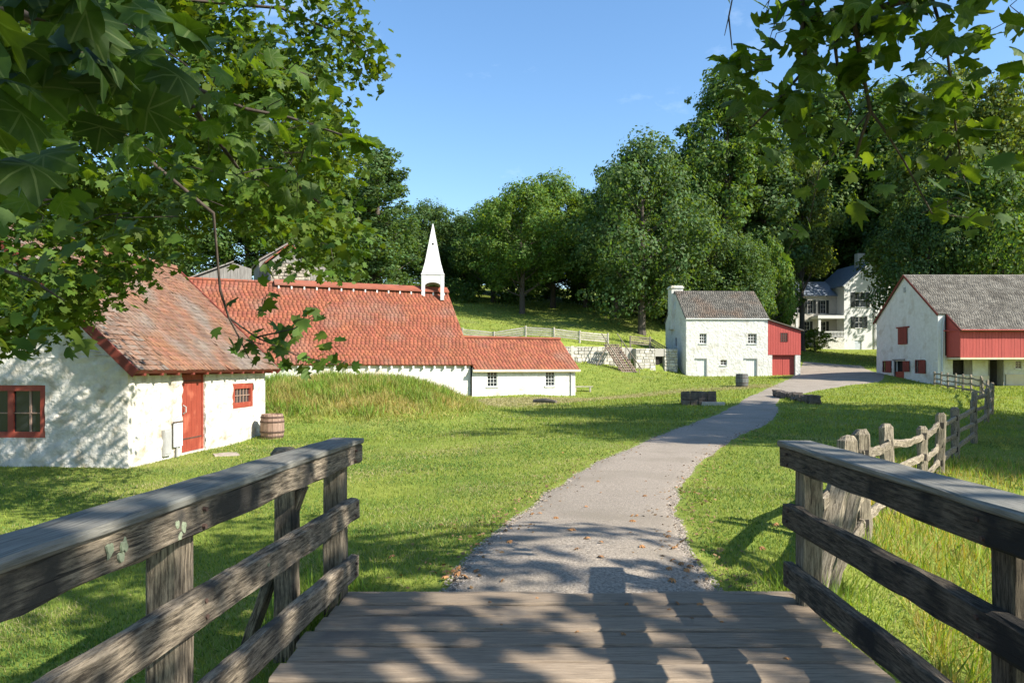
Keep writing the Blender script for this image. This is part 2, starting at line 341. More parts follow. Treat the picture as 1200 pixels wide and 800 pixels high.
def H(x, y):
    x = np.asarray(x, float); y = np.asarray(y, float)
    i = np.clip(np.searchsorted(gx, x) - 1, 0, len(gx) - 2); j = np.clip(np.searchsorted(gy, y) - 1, 0, len(gy) - 2)
    u = (x - gx[i]) / (gx[i+1] - gx[i]); v = (y - gy[j]) / (gy[j+1] - gy[j])
    return GZ[j, i]*(1-u)*(1-v) + GZ[j, i+1]*u*(1-v) + GZ[j+1, i]*(1-u)*v + GZ[j+1, i+1]*u*v
def h(x, y): return float(H(x, y))
def G(px, py):
    """The point of the ground seen at a spot of the frame."""
    ys = np.concatenate([np.arange(3, 30, .02), np.arange(30, 160, .1)])
    x = (px - 600) * ys / FPX; z = CAMZ - (py - HOR) * ys / FPX
    k = np.nonzero(z < H(x, ys))[0]
    i = k[0] if len(k) else len(ys) - 1
    return float(x[i]), float(ys[i])
ni, nj = len(gx), len(gy)
idx = np.arange(ni * nj).reshape(nj, ni)
gf = np.stack([idx[:-1, :-1], idx[:-1, 1:], idx[1:, 1:], idx[1:, :-1]], -1).reshape(-1, 4)
link('ground', fast('ground', np.stack([GX.ravel(), GY.ravel(), GZ.ravel()], 1), gf), M['ground'], None, 'structure', smooth=True)

# strips laid over the ground
def strip(name, pairs, m, lift=.02, n_across=18, step=.35, edge=-.03, wob=.07, seed=1):
    L_ = np.array([p[0] for p in pairs]); Rr = np.array([p[1] for p in pairs])
    mid = (L_ + Rr) / 2; s = np.concatenate([[0], np.cumsum(np.hypot(*np.diff(mid, axis=0).T))])
    n = max(8, int(s[-1] / step)); t = np.linspace(0, s[-1], n)
    def sm(a):
        out = np.interp(t, s, a); k = 5
        pad = np.concatenate([np.full(k, out[0]), out, np.full(k, out[-1])])
        return np.convolve(pad, np.ones(2*k+1) / (2*k+1), 'valid')
    lx, ly, rx, ry = sm(L_[:, 0]), sm(L_[:, 1]), sm(Rr[:, 0]), sm(Rr[:, 1])
    r2 = np.random.default_rng(seed)
    def wobble(): 
        w_ = r2.normal(0, 1, n + 8); return np.convolve(w_, np.ones(3)/3, 'same')[4:-4] * wob
    wl_, wr_ = wobble(), wobble()
    dx, dy = rx - lx, ry - ly; dl = np.hypot(dx, dy) + 1e-6
    lx -= dx/dl*wl_; ly -= dy/dl*wl_; rx += dx/dl*wr_; ry += dy/dl*wr_
    u = np.linspace(0, 1, n_across)
    X = lx[:, None] + (rx - lx)[:, None]*u; Y = ly[:, None] + (ry - ly)[:, None]*u
    q_ = np.abs(2*u - 1); prof = np.where(q_ > .999, edge, lift*(1 - q_**8) - .012*(q_ > .85))
    Z = H(X, Y) + prof
    id2 = np.arange(X.size).reshape(X.shape)
    f = np.stack([id2[:-1, :-1], id2[:-1, 1:], id2[1:, 1:], id2[1:, :-1]], -1).reshape(-1, 4)
    o = link(name, fast(name, np.stack([X.ravel(), Y.ravel(), Z.ravel()], 1), f), m, None, 'structure', smooth=True)
    return np.concatenate([np.stack([lx, ly], 1), np.stack([rx, ry], 1)[::-1]])
pathpx = [((500, 692), (850, 692)), ((520, 665), (832, 665)), ((565, 625), (806, 625)), ((615, 590), (800, 590)), ((655, 560), (812, 560)), ((718, 530), (842, 530)), ((768, 510), (872, 510)), ((808, 495), (903, 497)),
          ((846, 481), (918, 483)), ((864, 472), (912, 474)), ((876, 464), (918, 466)), ((893, 456), (955, 459)), ((913, 447), (1005, 451)), ((925, 439), (1042, 447)), ((933, 430), (1045, 438)), ((938, 423), (1012, 428))]
pairs = [(G(*a), G(*b)) for a, b in pathpx]
pairs[0] = ((-.85, 4.3), (1.75, 4.2)); pairs.insert(1, ((-.62, 5.3), (1.66, 5.2))); del pairs[2]
PATH = strip('gravel_path', pairs, M['gravel'])
trk = [((430, 471), (430, 476)), ((560, 468), (560, 473)), ((680, 466), (680, 471)), ((760, 460), (762, 464)), ((830, 455), (834, 458)), ((900, 450), (905, 454))]
TRACK = [G(*a) for a, b in trk[1:]] + [G(*b) for a, b in trk[1:]][::-1]
PAD = strip('door_apron', [(G(238, 531), G(243, 536)), (G(262, 529), G(266, 536)), (G(285, 530), G(292, 534))], M['pebble'], lift=.02, n_across=5, step=.2, wob=.12, seed=8)

def inpoly(x, y, poly):
    c = np.zeros(x.shape, bool); n = len(poly); j = n - 1
    for i in range(n):
        xi, yi = poly[i]; xj, yj = poly[j]
        k = ((yi > y) != (yj > y))
        c ^= k & (x < (xj - xi) * (y - yi) / ((yj - yi) if abs(yj - yi) > 1e-9 else 1e-9) + xi); j = i
    return c
FOOT = []       # footprints where no grass grows

# ------------------------------------------------------------------ building helpers
def relief(W_, H_, openings=(), step=.06, amp=.02, cell=.3, top=None, seed=0):
    """Wall face in local x,z (outward -y), swelling stones under the wash, real openings."""
    r2 = np.random.default_rng(seed)
    def lines(a, extra):
        g = list(np.linspace(0, a, max(2, int(a / step)) + 1)); g += [e for e in extra if 0 < e < a]
        g = sorted(g); out = [g[0]]
        for q in g[1:]:
            if q - out[-1] > 1e-4: out.append(q)
        return np.array(out)
    xs = lines(W_, [o[0] for o in openings] + [o[1] for o in openings]); zs = lines(H_, [o[2] for o in openings] + [o[3] for o in openings])
    X, Z = np.meshgrid(xs, zs)
    nc = max(6, int(W_ * H_ / (cell * cell * .62)))
    P = r2.uniform((-.2, -.2), (W_ + .2, H_ + .2), (nc, 2)); hgt = r2.uniform(.3, 1, nc)
    D = np.empty(X.size); xf, zf = X.ravel(), Z.ravel()
    for i in range(0, X.size, 4000):
        d = np.hypot((xf[i:i+4000, None] - P[None, :, 0]) * .72, (zf[i:i+4000, None] - P[None, :, 1]) * 1.25)
        part = np.argpartition(d, 1, axis=1)[:, :2]; dd = np.sort(np.take_along_axis(d, part, 1), 1)
        near = np.argmin(d, 1); D[i:i+4000] = amp * hgt[near] * sstep((dd[:, 1] - dd[:, 0]) / (cell * .5))
    D = D.reshape(X.shape)
    e = np.minimum(np.minimum(X, W_ - X), 1e9); D *= sstep(e / .12 + .02)
    if top is not None:
        T = np.array([top(x) for x in xs]); Z = Z / H_ * T[None, :]
    id2 = np.arange(X.size).reshape(X.shape)
    keep = np.ones((len(zs) - 1, len(xs) - 1), bool); cx = (xs[:-1] + xs[1:]) / 2; cz = (zs[:-1] + zs[1:]) / 2
    for o in openings: keep &= ~((cx[None, :] > o[0]) & (cx[None, :] < o[1]) & (cz[:, None] > o[2]) & (cz[:, None] < o[3]))
    f = np.stack([id2[:-1, :-1], id2[:-1, 1:], id2[1:, 1:], id2[1:, :-1]], -1)[keep]
    return np.stack([X.ravel(), -D.ravel(), Z.ravel()], 1), f.reshape(-1, 4)
def wall(name, parent, m, W_, H_, mtx, openings=(), gable=None, depth=.28, seed=0, **kw):
    """A masonry wall with jambs; gable = (apex x, rise) adds the triangle above; z starts at 0 plus plinth below ground."""
    v, f = relief(W_, H_, openings, seed=seed, **kw); V = [v]; F = [f]; n = len(v)
    if gable:
        ax, rise = gable
        kw2 = dict(kw); v2, f2 = relief(W_, rise, (), top=lambda x: max(.004, rise * (x / ax if x < ax else (W_ - x) / (W_ - ax))), seed=seed + 1, **kw2)
        v2 = v2 + np.array([0, 0, H_]); V.append(v2); F.append(f2 + n); n += len(v2)
    ex, ef = [], []
    for (x0, x1, z0, z1) in openings:
        for (a, b) in (((x0, z0), (x0, z1)), ((x1, z1), (x1, z0)), ((x0, z1), (x1, z1)), ((x1, z0), (x0, z0))):
            o = n + len(ex); ex += [(a[0], -.004, a[1]), (b[0], -.004, b[1]), (b[0], depth, b[1]), (a[0], depth, a[1])]; ef.append((o, o+1, o+2, o+3))
    o = n + len(ex); ex += [(0, 0, 0), (W_, 0, 0), (W_, 0, -.8), (0, 0, -.8)]; ef.append((o, o+3, o+2, o+1))
    V.append(np.array(ex)); F.append(np.array(ef))
    v = np.concatenate(V); f = np.concatenate(F)
    mm = np.array(mtx); v = v @ mm[:3, :3].T + mm[:3, 3]
    return link(name, fast(name, v, f), m, parent, smooth=False)
def RZ(deg, loc=(0, 0, 0)): return Matrix.Translation(loc) @ Matrix.Rotation(R(deg), 4, 'Z')
def window(parent, mtx, x0, x1, z0, z1, cols=3, rows=4, fw=.06, m=None, d=.12, panes=False, name='window', bar=.025, sill=True):
    m = m or M['whitepaint']
    b = MB(); y0, y1 = d - .05, d + .03
    b.box(x0, x0 + fw, y0, y1, z0, z1, mtx); b.box(x1 - fw, x1, y0, y1, z0, z1, mtx)
    b.box(x0 + fw, x1 - fw, y0, y1, z1 - fw, z1, mtx); b.box(x0 + fw, x1 - fw, y0, y1, z0, z0 + fw, mtx)
    w = obj(name, b, m, parent)
    ix0, ix1, iz0, iz1 = x0 + fw, x1 - fw, z0 + fw, z1 - fw
    mb_ = MB()
    for i in range(1, cols):
        x = ix0 + (ix1 - ix0) * i / cols; mb_.box(x - bar/2, x + bar/2, d - .025, d + .012, iz0, iz1, mtx)
    for i in range(1, rows):
        z = iz0 + (iz1 - iz0) * i / rows; mb_.box(ix0, ix1, d - .022, d + .010, z - bar/2, z + bar/2, mtx)
    if mb_.v: obj('muntin', mb_, m, w)
    if panes:
        for i in range(cols):
            for k in range(rows):
                g = MB(); g.box(ix0 + (ix1-ix0)*i/cols, ix0 + (ix1-ix0)*(i+1)/cols - .002, d + .013, d + .019, iz0 + (iz1-iz0)*k/rows, iz0 + (iz1-iz0)*(k+1)/rows - .002, mtx); obj('pane', g, M['glass'], w)
    else:
        g = MB(); g.box(ix0, ix1, d + .013, d + .02, iz0, iz1, mtx); obj('pane', g, M['glass'], w)
    if sill:
        s = MB(); s.box(x0 - .08, x1 + .08, -.09, d - .055, z0 - .07, z0 - .003, mtx); obj('sill', s, m, w)
    return w
def tile_geo(nrow, ncol, w, e, t=.03, jit=.15, seed=0, stagger=True, lift=.02):
    """Corner points of every tile of a roof slope: u along the eave, v up the slope, n outward."""
    r2 = np.random.default_rng(seed); out = []; offs = r2.uniform(0, 1, nrow)*stagger
    for i in range(nrow):
        for j in range(ncol + 1):
            u0 = (j - offs[i]) * w
            a, b = max(0, u0), min(ncol * w, u0 + w)
            if b - a < w * .2: continue
            g = .006 + .01 * w
            v0 = i * e + r2.normal(0, jit * .12 * e); hh = lift + r2.uniform(0, jit * .1)
            tl = r2.normal(0, jit * .04)
            out.append((a + g, b - g, v0, v0 + e * 1.25, hh + tl, hh - tl, t))
    return out
def tile_verts(q):
    a, b, v0, v1, n0, n1, t = q
    return [(a, v0, n0 - t), (b, v0, n1 - t), (b, v1, .004), (a, v1, .004), (a, v0, n0), (b, v0, n1), (b, v1, .010), (a, v1, .010)]
TF = [(0, 1, 5, 4), (4, 5, 6, 7), (0, 4, 7, 3), (1, 2, 6, 5)]
def slope_mtx(o, u, v):
    u = Vector(u).normalized(); v = Vector(v).normalized(); n = u.cross(v)
    return Matrix(((u.x, v.x, n.x, o[0]), (u.y, v.y, n.y, o[1]), (u.z, v.z, n.z, o[2]), (0, 0, 0, 1)))
def roof_slope(parent, o, u, v, lu, lv, w, e, m, single=0, seed=0, jit=.15, base_m=None, tname='roof_tile', msingle=None, t=.03, key=None):
    mtx = slope_mtx(o, u, v)
    b = MB(); b.box(0, lu, 0, lv, -.09, -.002, mtx); rf = obj('roof', b, base_m or m, parent)
    qs = tile_geo(int(lv / e), int(round(lu / w)), lu / round(lu / w), e, seed=seed, jit=jit, t=t)
    if single and key: qs.sort(key=lambda q: key(mtx @ Vector(((q[0]+q[1])/2, q[2], 0))))
    for q in qs[:single]:
        vs = [Vector(p) for p in tile_verts(q)]; c = Vector((q[0], q[2], 0))
        me = bpy.data.meshes.new(tname); me.from_pydata([p - c for p in vs], [], TF); me.update()
        oo = link(tname, me, msingle or m, rf); oo.matrix_local = mtx @ Matrix.Translation(c)
    rest = qs[single:]
    if rest:
        V = np.array([tile_verts(q) for q in rest]).reshape(-1, 3); mm = np.array(mtx); V = V @ mm[:3, :3].T + mm[:3, 3]
        F = (np.array(TF)[None] + (np.arange(len(rest)) * 8)[:, None, None]).reshape(-1, 4)
        link(tname + 's', fast(tname + 's', V, F), m, rf, 'stuff')
    return rf
def foot(o, poly):
    mw = Matrix.Translation(o.location) @ Matrix.Rotation(o.rotation_euler.z, 4, 'Z')
    FOOT.append([tuple((mw @ Vector((x, y, 0)))[:2]) for x, y in poly])

# ------------------------------------------------------------------ whitewashed smithy beside the bridge
sm = thing('stone_cottage', 'low whitewashed stone cottage with weathered red shingle roof and narrow red door', 'cottage', (-8.0, 15.1, -.5), R(-3.15))
SW, SL, EH, SLP = 5.9, 7.25, 2.30, .95
foot(sm, [(-SW, 0), (0, 0), (0, SL), (-SW, SL)])
RID = EH + SW/2*SLP
# gable faces the bridge (local -Y), long side faces local +X
gw = (2.55, 4.12, .62, 1.72)
wall('wall', sm, M['white'], SW, EH, RZ(0, (-SW, 0, 0)), [gw], gable=(SW/2, RID - EH), seed=3, step=.055, amp=.055, cell=.34)
dy0, dy1 = 2.2, 3.35
ww = (4.95, 6.3, .95, 1.64)
wall('wall', sm, M['white'], SL, EH, RZ(90, (0, 0, 0)), [(dy0, dy1, .04, 2.12), ww], seed=5, step=.06, amp=.045, cell=.34)
wall('wall', sm, M['white'], SW, EH, RZ(180, (0, SL, 0)), [], gable=(SW/2, RID - EH), seed=7, step=.25, amp=.02)
wall('wall', sm, M['white'], SL, EH, RZ(-90, (-SW, SL, 0)), [], seed=9, step=.25, amp=.02)
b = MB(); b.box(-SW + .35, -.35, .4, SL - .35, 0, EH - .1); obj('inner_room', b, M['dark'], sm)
window(sm, RZ(0, (-SW, 0, 0)), *gw, cols=2, rows=1, fw=.12, m=M['red'], d=.06, bar=.13, panes=False, sill=False)
bb = MB()
for xx in (.36, 1.18): bb.box(gw[0] + xx, gw[0] + xx + .045, .055, .085, gw[2] + .12, gw[3] - .12, RZ(0, (-SW, 0, 0)))
bb.box(gw[0] + .12, gw[1] - .12, .05, .08, gw[2] + .5, gw[2] + .525, RZ(0, (-SW, 0, 0)))
obj('window_bar', bb, M['barrel'], sm)
w2 = window(sm, RZ(90), *ww, cols=5, rows=2, fw=.15, m=M['red'], d=.04, bar=.022, sill=False)
for ch in w2.children:
    if ch.name.startswith('muntin'): ch.data.materials[0] = M['barrel']
# plank door
mtx = RZ(90)
b = MB(); b.box(dy0, dy0 + .07, .03, .14, .04, 2.12, mtx); b.box(dy1 - .07, dy1, .03, .14, .04, 2.12, mtx); b.box(dy0 + .07, dy1 - .07, .03, .14, 2.04, 2.12, mtx)
dr = obj('door', b, M['red'], sm)
for i in range(4):
    a = dy0 + .072 + i * (dy1 - dy0 - .144) / 4; pb = MB(); pb.box(a, a + (dy1-dy0-.144)/4 - .008, .045, .09, .05, 2.037, mtx); obj('plank', pb, M['red'], dr)
for zz in (.35, 1.75): pb = MB(); pb.box(dy0 + .1, dy1 - .1, .034, .044, zz, zz + .03, mtx); obj('hinge', pb, M['iron'], dr)
pb = MB(); pb.tube([mtx @ Vector((dy0 + .13, .03, .98)), mtx @ Vector((dy0 + .13, -.04, 1.02)), mtx @ Vector((dy0 + .13, -.04, 1.14)), mtx @ Vector((dy0 + .13, .03, 1.18))], .017, 6); obj('handle', pb, M['greymetal'], dr)
# roof
OV, OG = .34, .28
ez = EH - OV*SLP + .05
vlen = math.hypot(SW/2 + OV, (SW/2 + OV)*SLP)
roof_slope(sm, (OV, -OG, ez), (0, 1, 0), (-1, 0, SLP), SL + 2*OG, vlen, .165, .155, M['shingle_j'], single=300, seed=2, jit=.22, base_m=M['darkred'], tname='shingle', msingle=M['shingle'], t=.022, key=lambda p: p.y - .3*p.z)
roof_slope(sm, (-SW - OV, SL + OG, ez), (0, -1, 0), (1, 0, SLP), SL + 2*OG, vlen, .33, .31, M['shingle_j'], seed=4, base_m=M['darkred'], tname='shingle')
for sgn in (1, -1):
    p0 = Vector((-SW/2 + sgn*(SW/2 + OV), -OG - .02, ez - .06)); p1 = Vector((-SW/2 + sgn*.02, -OG - .02, EH + SW/2*SLP - .02))
    board('rake_board', p0, p1, .2, .045, M['darkred'], sm, n=4, j=.002, up=(0, 0, 1))
    board('rake_board', p0 + Vector((0, SL + 2*OG + .04, 0)), p1 + Vector((0, SL + 2*OG + .04, 0)), .2, .045, M['darkred'], sm, n=4, j=.002)
for i in range(11):
    y = .15 + i * (SL - .3)/10; b = MB(); b.box(-.1, OV - .05, y - .045, y + .045, ez + .02 - .13, ez - .02 + .05); obj('rafter', b, M['darkred'], sm)
b = MB(); b.tube([(-SW/2, -OG, RID + .09), (-SW/2, SL + OG, RID + .09)], .1, 6); obj('ridge_cap', b, M['shingle_j'], sm)

sg = thing('notice_board', 'small white printed notice leaning on the cottage wall beside the red door', 'notice', (-7.86, 16.8, -.5), R(-3.15))
b = MB(); b.box(.02, .05, -.0, .36, .25, .80); obj('panel', b, M['sign'], sg)
b = MB(); b.box(.01, .06, -.02, .38, .80, .83); obj('frame', b, M['iron'], sg)
for i in range(7):
    b = MB(); b.box(.0505, .0525, .04, .32 - .06*(i % 3), .72 - i*.062, .735 - i*.062); obj('print_line', b, M['print'], sg)
b = MB(); b.box(.0, .03, .14, .2, 0, .25); obj('stand', b, M['greymetal'], sg)
b = MB(); b.box(-.03, .03, 0, .30, 0, .60); b.box(-.02, .04, .03, .27, .05, .55)
vt = obj('vent_panel', b, M['greymetal']); vt.location = (-7.88, 16.4, -.42); vt.rotation_euler.z = R(-3.15)
tag(vt, 'plain grey panel fixed low on the cottage wall behind the white notice', 'wall panel')

def barrel(label, loc, r, hh, m, hm, group=None, tilt=0):
    t = thing('barrel', label, 'barrel', loc, random.uniform(0, 6), group); n = 14
    t.rotation_euler.x = tilt
    for k in range(n):
        a0, a1 = 2*math.pi*k/n + .012, 2*math.pi*(k+1)/n - .012; sb = MB(); vs = []
        for i in range(6):
            z = hh*i/5; rr = r*(1 + .13*math.sin(math.pi*i/5))*.9
            for a in (a0, a1):
                for q in (rr, rr - .03): vs.append((q*math.cos(a), q*math.sin(a), z))
        fs = []
        for i in range(5):
            o = i*4; fs += [(o, o+2, o+6, o+4), (o+1, o+5, o+7, o+3), (o, o+4, o+5, o+1), (o+2, o+3, o+7, o+6)]
        fs += [(0, 1, 3, 2), (20, 22, 23, 21)]
        sb.add(vs, fs); obj('stave', sb, m, t)
    for f_ in (.12, .3, .7, .88):
        rr = r*(1 + .13*math.sin(math.pi*f_))*.9 + .008; b = MB(); b.lathe([(rr, hh*f_ - .022), (rr + .007, hh*f_ - .022), (rr + .007, hh*f_ + .022), (rr, hh*f_ + .022)], 18); obj('hoop', b, hm, t)
    b = MB(); b.lathe([(0.001, hh - .06), (r*.87, hh - .06), (r*.87, hh - .085), (.001, hh - .085)], 14); obj('barrel_head', b, m, t)
    return t
bx_, by_ = G(319, 513)
barrel('weathered brown wooden barrel beside the corner of the low cottage', (bx_, by_, h(bx_, by_) - .03), .34, .74, M['barrel'], M['iron'])
bx_, by_ = G(869.5, 453)
barrel('dark grey hooped barrel on the grass before the white barnhouse', (bx_, by_, h(bx_, by_) - .03), .5, 1.08, M['barrelgrey'], M['iron'])

# ------------------------------------------------------------------ casting house with the bell spire
ca = thing('casting_house', 'long white house under a steep bright red clay tile roof with a ridge vent', 'building', (-3.1, 54.2, -.9), R(24.7))
CL, CD, CE, CS = 24.0, 11.6, 2.75, 1.0
CR = CE + CD/2*CS
foot(ca, [(-CL, 0), (0, 0), (0, CD), (-CL, CD)])
wall('wall', ca, M['white2'], CL, CE, RZ(0, (-CL, 0, 0)), [], seed=11, step=.3, amp=.03, cell=.5)
wall('wall', ca, M['white2'], CD, CE, RZ(90, (0, 0, 0)), [], gable=(CD/2, CR - CE), seed=12, step=.3, amp=.03, cell=.5)
wall('wall', ca, M['white2'], CD, CE, RZ(-90, (-CL, CD, 0)), [], gable=(CD/2, CR - CE), seed=12, step=.4, amp=.03, cell=.5)
wall('wall', ca, M['white2'], CL, CE, RZ(180, (0, CD, 0)), [], seed=13, step=.5, amp=.03, cell=.5)
OVc = .3; ez = CE - OVc*CS + .22
cv = math.hypot(CD/2 + OVc, (CD/2 + OVc)*CS)
roof_slope(ca, (-CL - .2, -OVc, ez), (1, 0, 0), (0, 1, CS), CL + .4, cv, .30, .29, M['clay'], seed=21, jit=.14, base_m=M['clay'], t=.035)
roof_slope(ca, (.2, CD + OVc, ez), (-1, 0, 0), (0, -1, CS), CL + .4, cv, .8, .8, M['clay'], seed=22, base_m=M['darkred'], t=.04)
for i in range(30):
    x = -CL + .3 + i*.8; b = MB(); b.box(x - .06, x + .06, -OVc + .03, .1, ez - .26, ez - .1); obj('rafter', b, M['whitepaint'], ca)
rz_ = CR + .25
VX0 = -13.4          # the raised ridge vent
b = MB(); y_ = CD/2
b.prism([(y_ - .55, rz_ - .26), (y_, rz_ + .12), (y_ + .55, rz_ - .26), (y_ + .55, rz_ - .16), (y_, rz_ + .24), (y_ - .55, rz_ - .16)], VX0, .2, Matrix(((0, 1, 0, 0), (1, 0, 0, 0), (0, 0, 1, 0), (0, 0, 0, 1))))
obj('ridge_vent', b, M['clay'], ca)
for i in range(15):
    x = VX0 + .3 + i*.92
    for s_ in (-.5, .42): b = MB(); b.box(x - .05, x + .05, y_ + s_, y_ + s_ + .08, rz_ - .6, rz_ - .2); obj('vent_post', b, M['whitepaint'], ca)
b = MB(); b.box(VX0, .15, y_ - .3, y_ + .3, rz_ - .5, rz_ - .1); obj('vent_slot', b, M['dark'], ca)
for i in range(24):
    x = -CL + i*(CL + VX0)/24; b = MB(); b.tube([(x, y_, rz_ - .03), (x + (CL+VX0)/24 - .03, y_, rz_ - .03)], .13, 6); obj('ridge_tile', b, M['clay'], ca)
# spire: four posts, arched headers, tapering boarded pyramid
sp = thing('bell_cupola', 'slender white wooden spire on open posts at the end of the red roof', 'spire')
sp.location = Matrix.Translation(ca.location) @ Matrix.Rotation(R(24.7), 4, 'Z') @ Vector((-1.0, CD/2, CR - .55)); sp.rotation_euler.z = R(24.7 - 20)
hw = .76
for sx in (-1, 1):
    for sy in (-1, 1):
        b = MB(); b.box(sx*hw - .14, sx*hw + .14, sy*hw - .14, sy*hw + .14, -.12, 1.95); obj('post', b, M['whitepaint'], sp)
for a in range(4):
    b = MB(); pts = [(-hw + .11, 1.9), (-hw + .11, 1.0)]
    for k in range(9): 
        t = math.pi*(1 - k/8); pts.append((math.cos(t)*(hw - .13), 1.0 + .3*math.sin(t)))
    pts += [(hw - .11, 1.0), (hw - .11, 1.9)]
    b.prism(pts, -hw - .12, -hw + .02, RZ(a*90)); obj('arch_board', b, M['whitepaint'], sp)
b = MB(); b.box(-hw - .17, hw + .17, -hw - .17, hw + .17, 1.9, 2.0); obj('cornice', b, M['whitepaint'], sp)
b = MB(); rings = [(hw + .12, 2.0), (hw*.84, 2.9), (.03, 6.15)]
for (r0, z0), (r1, z1) in zip(rings, rings[1:]):
    b.add([(-r0, -r0, z0), (r0, -r0, z0), (r0, r0, z0), (-r0, r0, z0), (-r1, -r1, z1), (r1, -r1, z1), (r1, r1, z1), (-r1, r1, z1)], [(0, 1, 5, 4), (1, 2, 6, 5), (2, 3, 7, 6), (3, 0, 4, 7)])
obj('spire', b, M['whitepaint'], sp)
zz = 4.45; rr = hw*.84*(6.15 - zz)/(6.15 - 2.9) + .02
b = MB(); b.tube([(0.0, -rr - .012, zz), (0.0, -rr + .05, zz)], .09, 10); obj('round_hole', b, M['dark'], sp)
# low annex at the gable end
an = thing('annex', 'low white annex with a red tile roof and two small paned windows', 'outbuilding', (-3.1 + .13, 54.2 - .27, -.8), R(24.7))
AL, AD, AE, AS = 8.8, 5.7, 2.36, .76
foot(an, [(0, 0), (AL, 0), (AL, AD), (0, AD)])
aw = [(1.21, 2.06, .92, 2.06), (6.13, 6.96, .92, 2.06)]
wall('wall', an, M['white2'], AL, AE, RZ(0), aw, seed=15, step=.2, amp=.015, cell=.4)
wall('wall', an, M['white2'], AD, AE, RZ(90, (AL, 0, 0)), [], gable=(AD/2, AD/2*AS), seed=16, step=.3, amp=.015, cell=.4)
wall('wall', an, M['white2'], AL, AE, RZ(180, (AL, AD, 0)), [], seed=17, step=.4, amp=.015)
for q in aw: window(an, RZ(0), *q, cols=3, rows=4, fw=.05, d=.08)
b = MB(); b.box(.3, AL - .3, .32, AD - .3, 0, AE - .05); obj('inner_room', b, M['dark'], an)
ez = AE - .12
av = math.hypot(AD/2 + .3, (AD/2 + .3)*AS)
roof_slope(an, (.06, -.3, ez), (1, 0, 0), (0, 1, AS), AL + .16, av, .30, .28, M['clay'], seed=24, jit=.14, base_m=M['clay'], t=.035)
roof_slope(an, (AL + .22, AD + .3, ez), (-1, 0, 0), (0, -1, AS), AL + .16, av, .6, .6, M['clay'], seed=25, base_m=M['darkred'], t=.035)
b = MB(); b.box(-.05, AL + .3, -.36, -.24, ez - .2, ez - .02); obj('eaves_board', b, M['cream'], an)
b = MB(); b.tube([(AL - .42, -.05, 0), (AL - .42, -.05, AE - .1)], .06, 8); obj('downpipe', b, M['greymetal'], an)
b = MB(); b.tube([(.06, AD/2, AE + AD/2*AS + .22), (AL + .2, AD/2, AE + AD/2*AS + .22)], .12, 6); obj('ridge_cap', b, M['clay'], an)

# ------------------------------------------------------------------ furnace stack, bridge house, cast-arch wall behind the casting house
fu = thing('furnace_stack', 'square rubble stone furnace stack with a small red gabled roof', 'furnace', (-19.0, 62.0, 2.5), R(24.7))
def stones(parent, m, W_, H_, mtx, course=.38, seed=0, depth=.1, mean=.55, name='stone', single=False):
    r2 = random.Random(seed); V = []; F = []; z = 0
    while z < H_ - .05:
        ch_ = min(course*r2.uniform(.75, 1.25), H_ - z); x = -r2.uniform(0, .3)
        while x < W_:
            w = mean*r2.uniform(.55, 1.5); a, c = max(0, x), min(W_, x + w)
            if c - a > .08:
                g = .007; p = r2.uniform(.4, 1)*depth; k = min(.07, ch_*.25)
                q = [(a+g, 0, z+g), (c-g, 0, z+g), (c-g, 0, z+ch_-g), (a+g, 0, z+ch_-g)]
                q2 = [(a+g+k*r2.uniform(.3, 1), -p*r2.uniform(.8, 1.2), z+g+k*r2.uniform(.3, 1)), (c-g-k*r2.uniform(.3, 1), -p*r2.uniform(.8, 1.2), z+g+k*r2.uniform(.3, 1)), (c-g-k*r2.uniform(.3, 1), -p*r2.uniform(.8, 1.2), z+ch_-g-k*r2.uniform(.3, 1)), (a+g+k*r2.uniform(.3, 1), -p*r2.uniform(.8, 1.2), z+ch_-g-k*r2.uniform(.3, 1))]
                o = len(V); V += [mtx @ Vector(p_) for p_ in q + q2]
                F += [(o+4, o+5, o+6, o+7), (o, o+1, o+5, o+4), (o+1, o+2, o+6, o+5), (o+2, o+3, o+7, o+6), (o+3, o, o+4, o+7)]
            x += w
        z += ch_
    b = MB(); b.v = [tuple(v) for v in V]; b.f = F
    return obj(name, b, m, parent, 'stuff')
fw_ = 5.2
b = MB(); b.box(-fw_/2, fw_/2, 0, fw_, -1, 6.4); core = obj('stack_core', b, M['mortar'], fu)
stones(core, M['furnace'], fw_, 6.4, RZ(0, (-fw_/2, 0, 0)), seed=1, name='stonework'); stones(core, M['furnace'], fw_, 6.4, RZ(90, (fw_/2, 0, 0)), seed=2, name='stonework')
b = MB(); b.box(-fw_/2 + 1.1, fw_/2 - .9, .6, 3.4, 6.4, 8.1); ck = obj('chimney_base', b, M['mortar'], fu)
stones(ck, M['furnace'], fw_ - 2, 1.7, RZ(0, (-fw_/2 + 1.1, .6, 6.4)), seed=4, name='stonework', course=.3, mean=.4); stones(ck, M['furnace'], 2.8, 1.7, RZ(90, (fw_/2 - .9, .6, 6.4)), seed=5, name='stonework', course=.3, mean=.4)
br = thing('charging_house', 'weathered grey board house with red roof above the furnace', 'shed', (-19.5, 65.0, 2.5), R(24.7))
def boarding(parent, W_, z0, z1, mtx, m, bw=.26, name='board', gable=None, single=True):
    n = int(W_/bw)
    for i in range(n):
        a = i*W_/n; c = a + W_/n - .012; top = (lambda x: z1 + (gable[1]*(x/gable[0] if x < gable[0] else (W_ - x)/(W_ - gable[0])) if gable else 0))
        b = MB(); y0 = -random.uniform(.02, .035); b.prism([(a, z0), (c, z0), (c, top(c)), (a, top(a))], y0, 0.0, mtx); obj(name, b, m, parent)
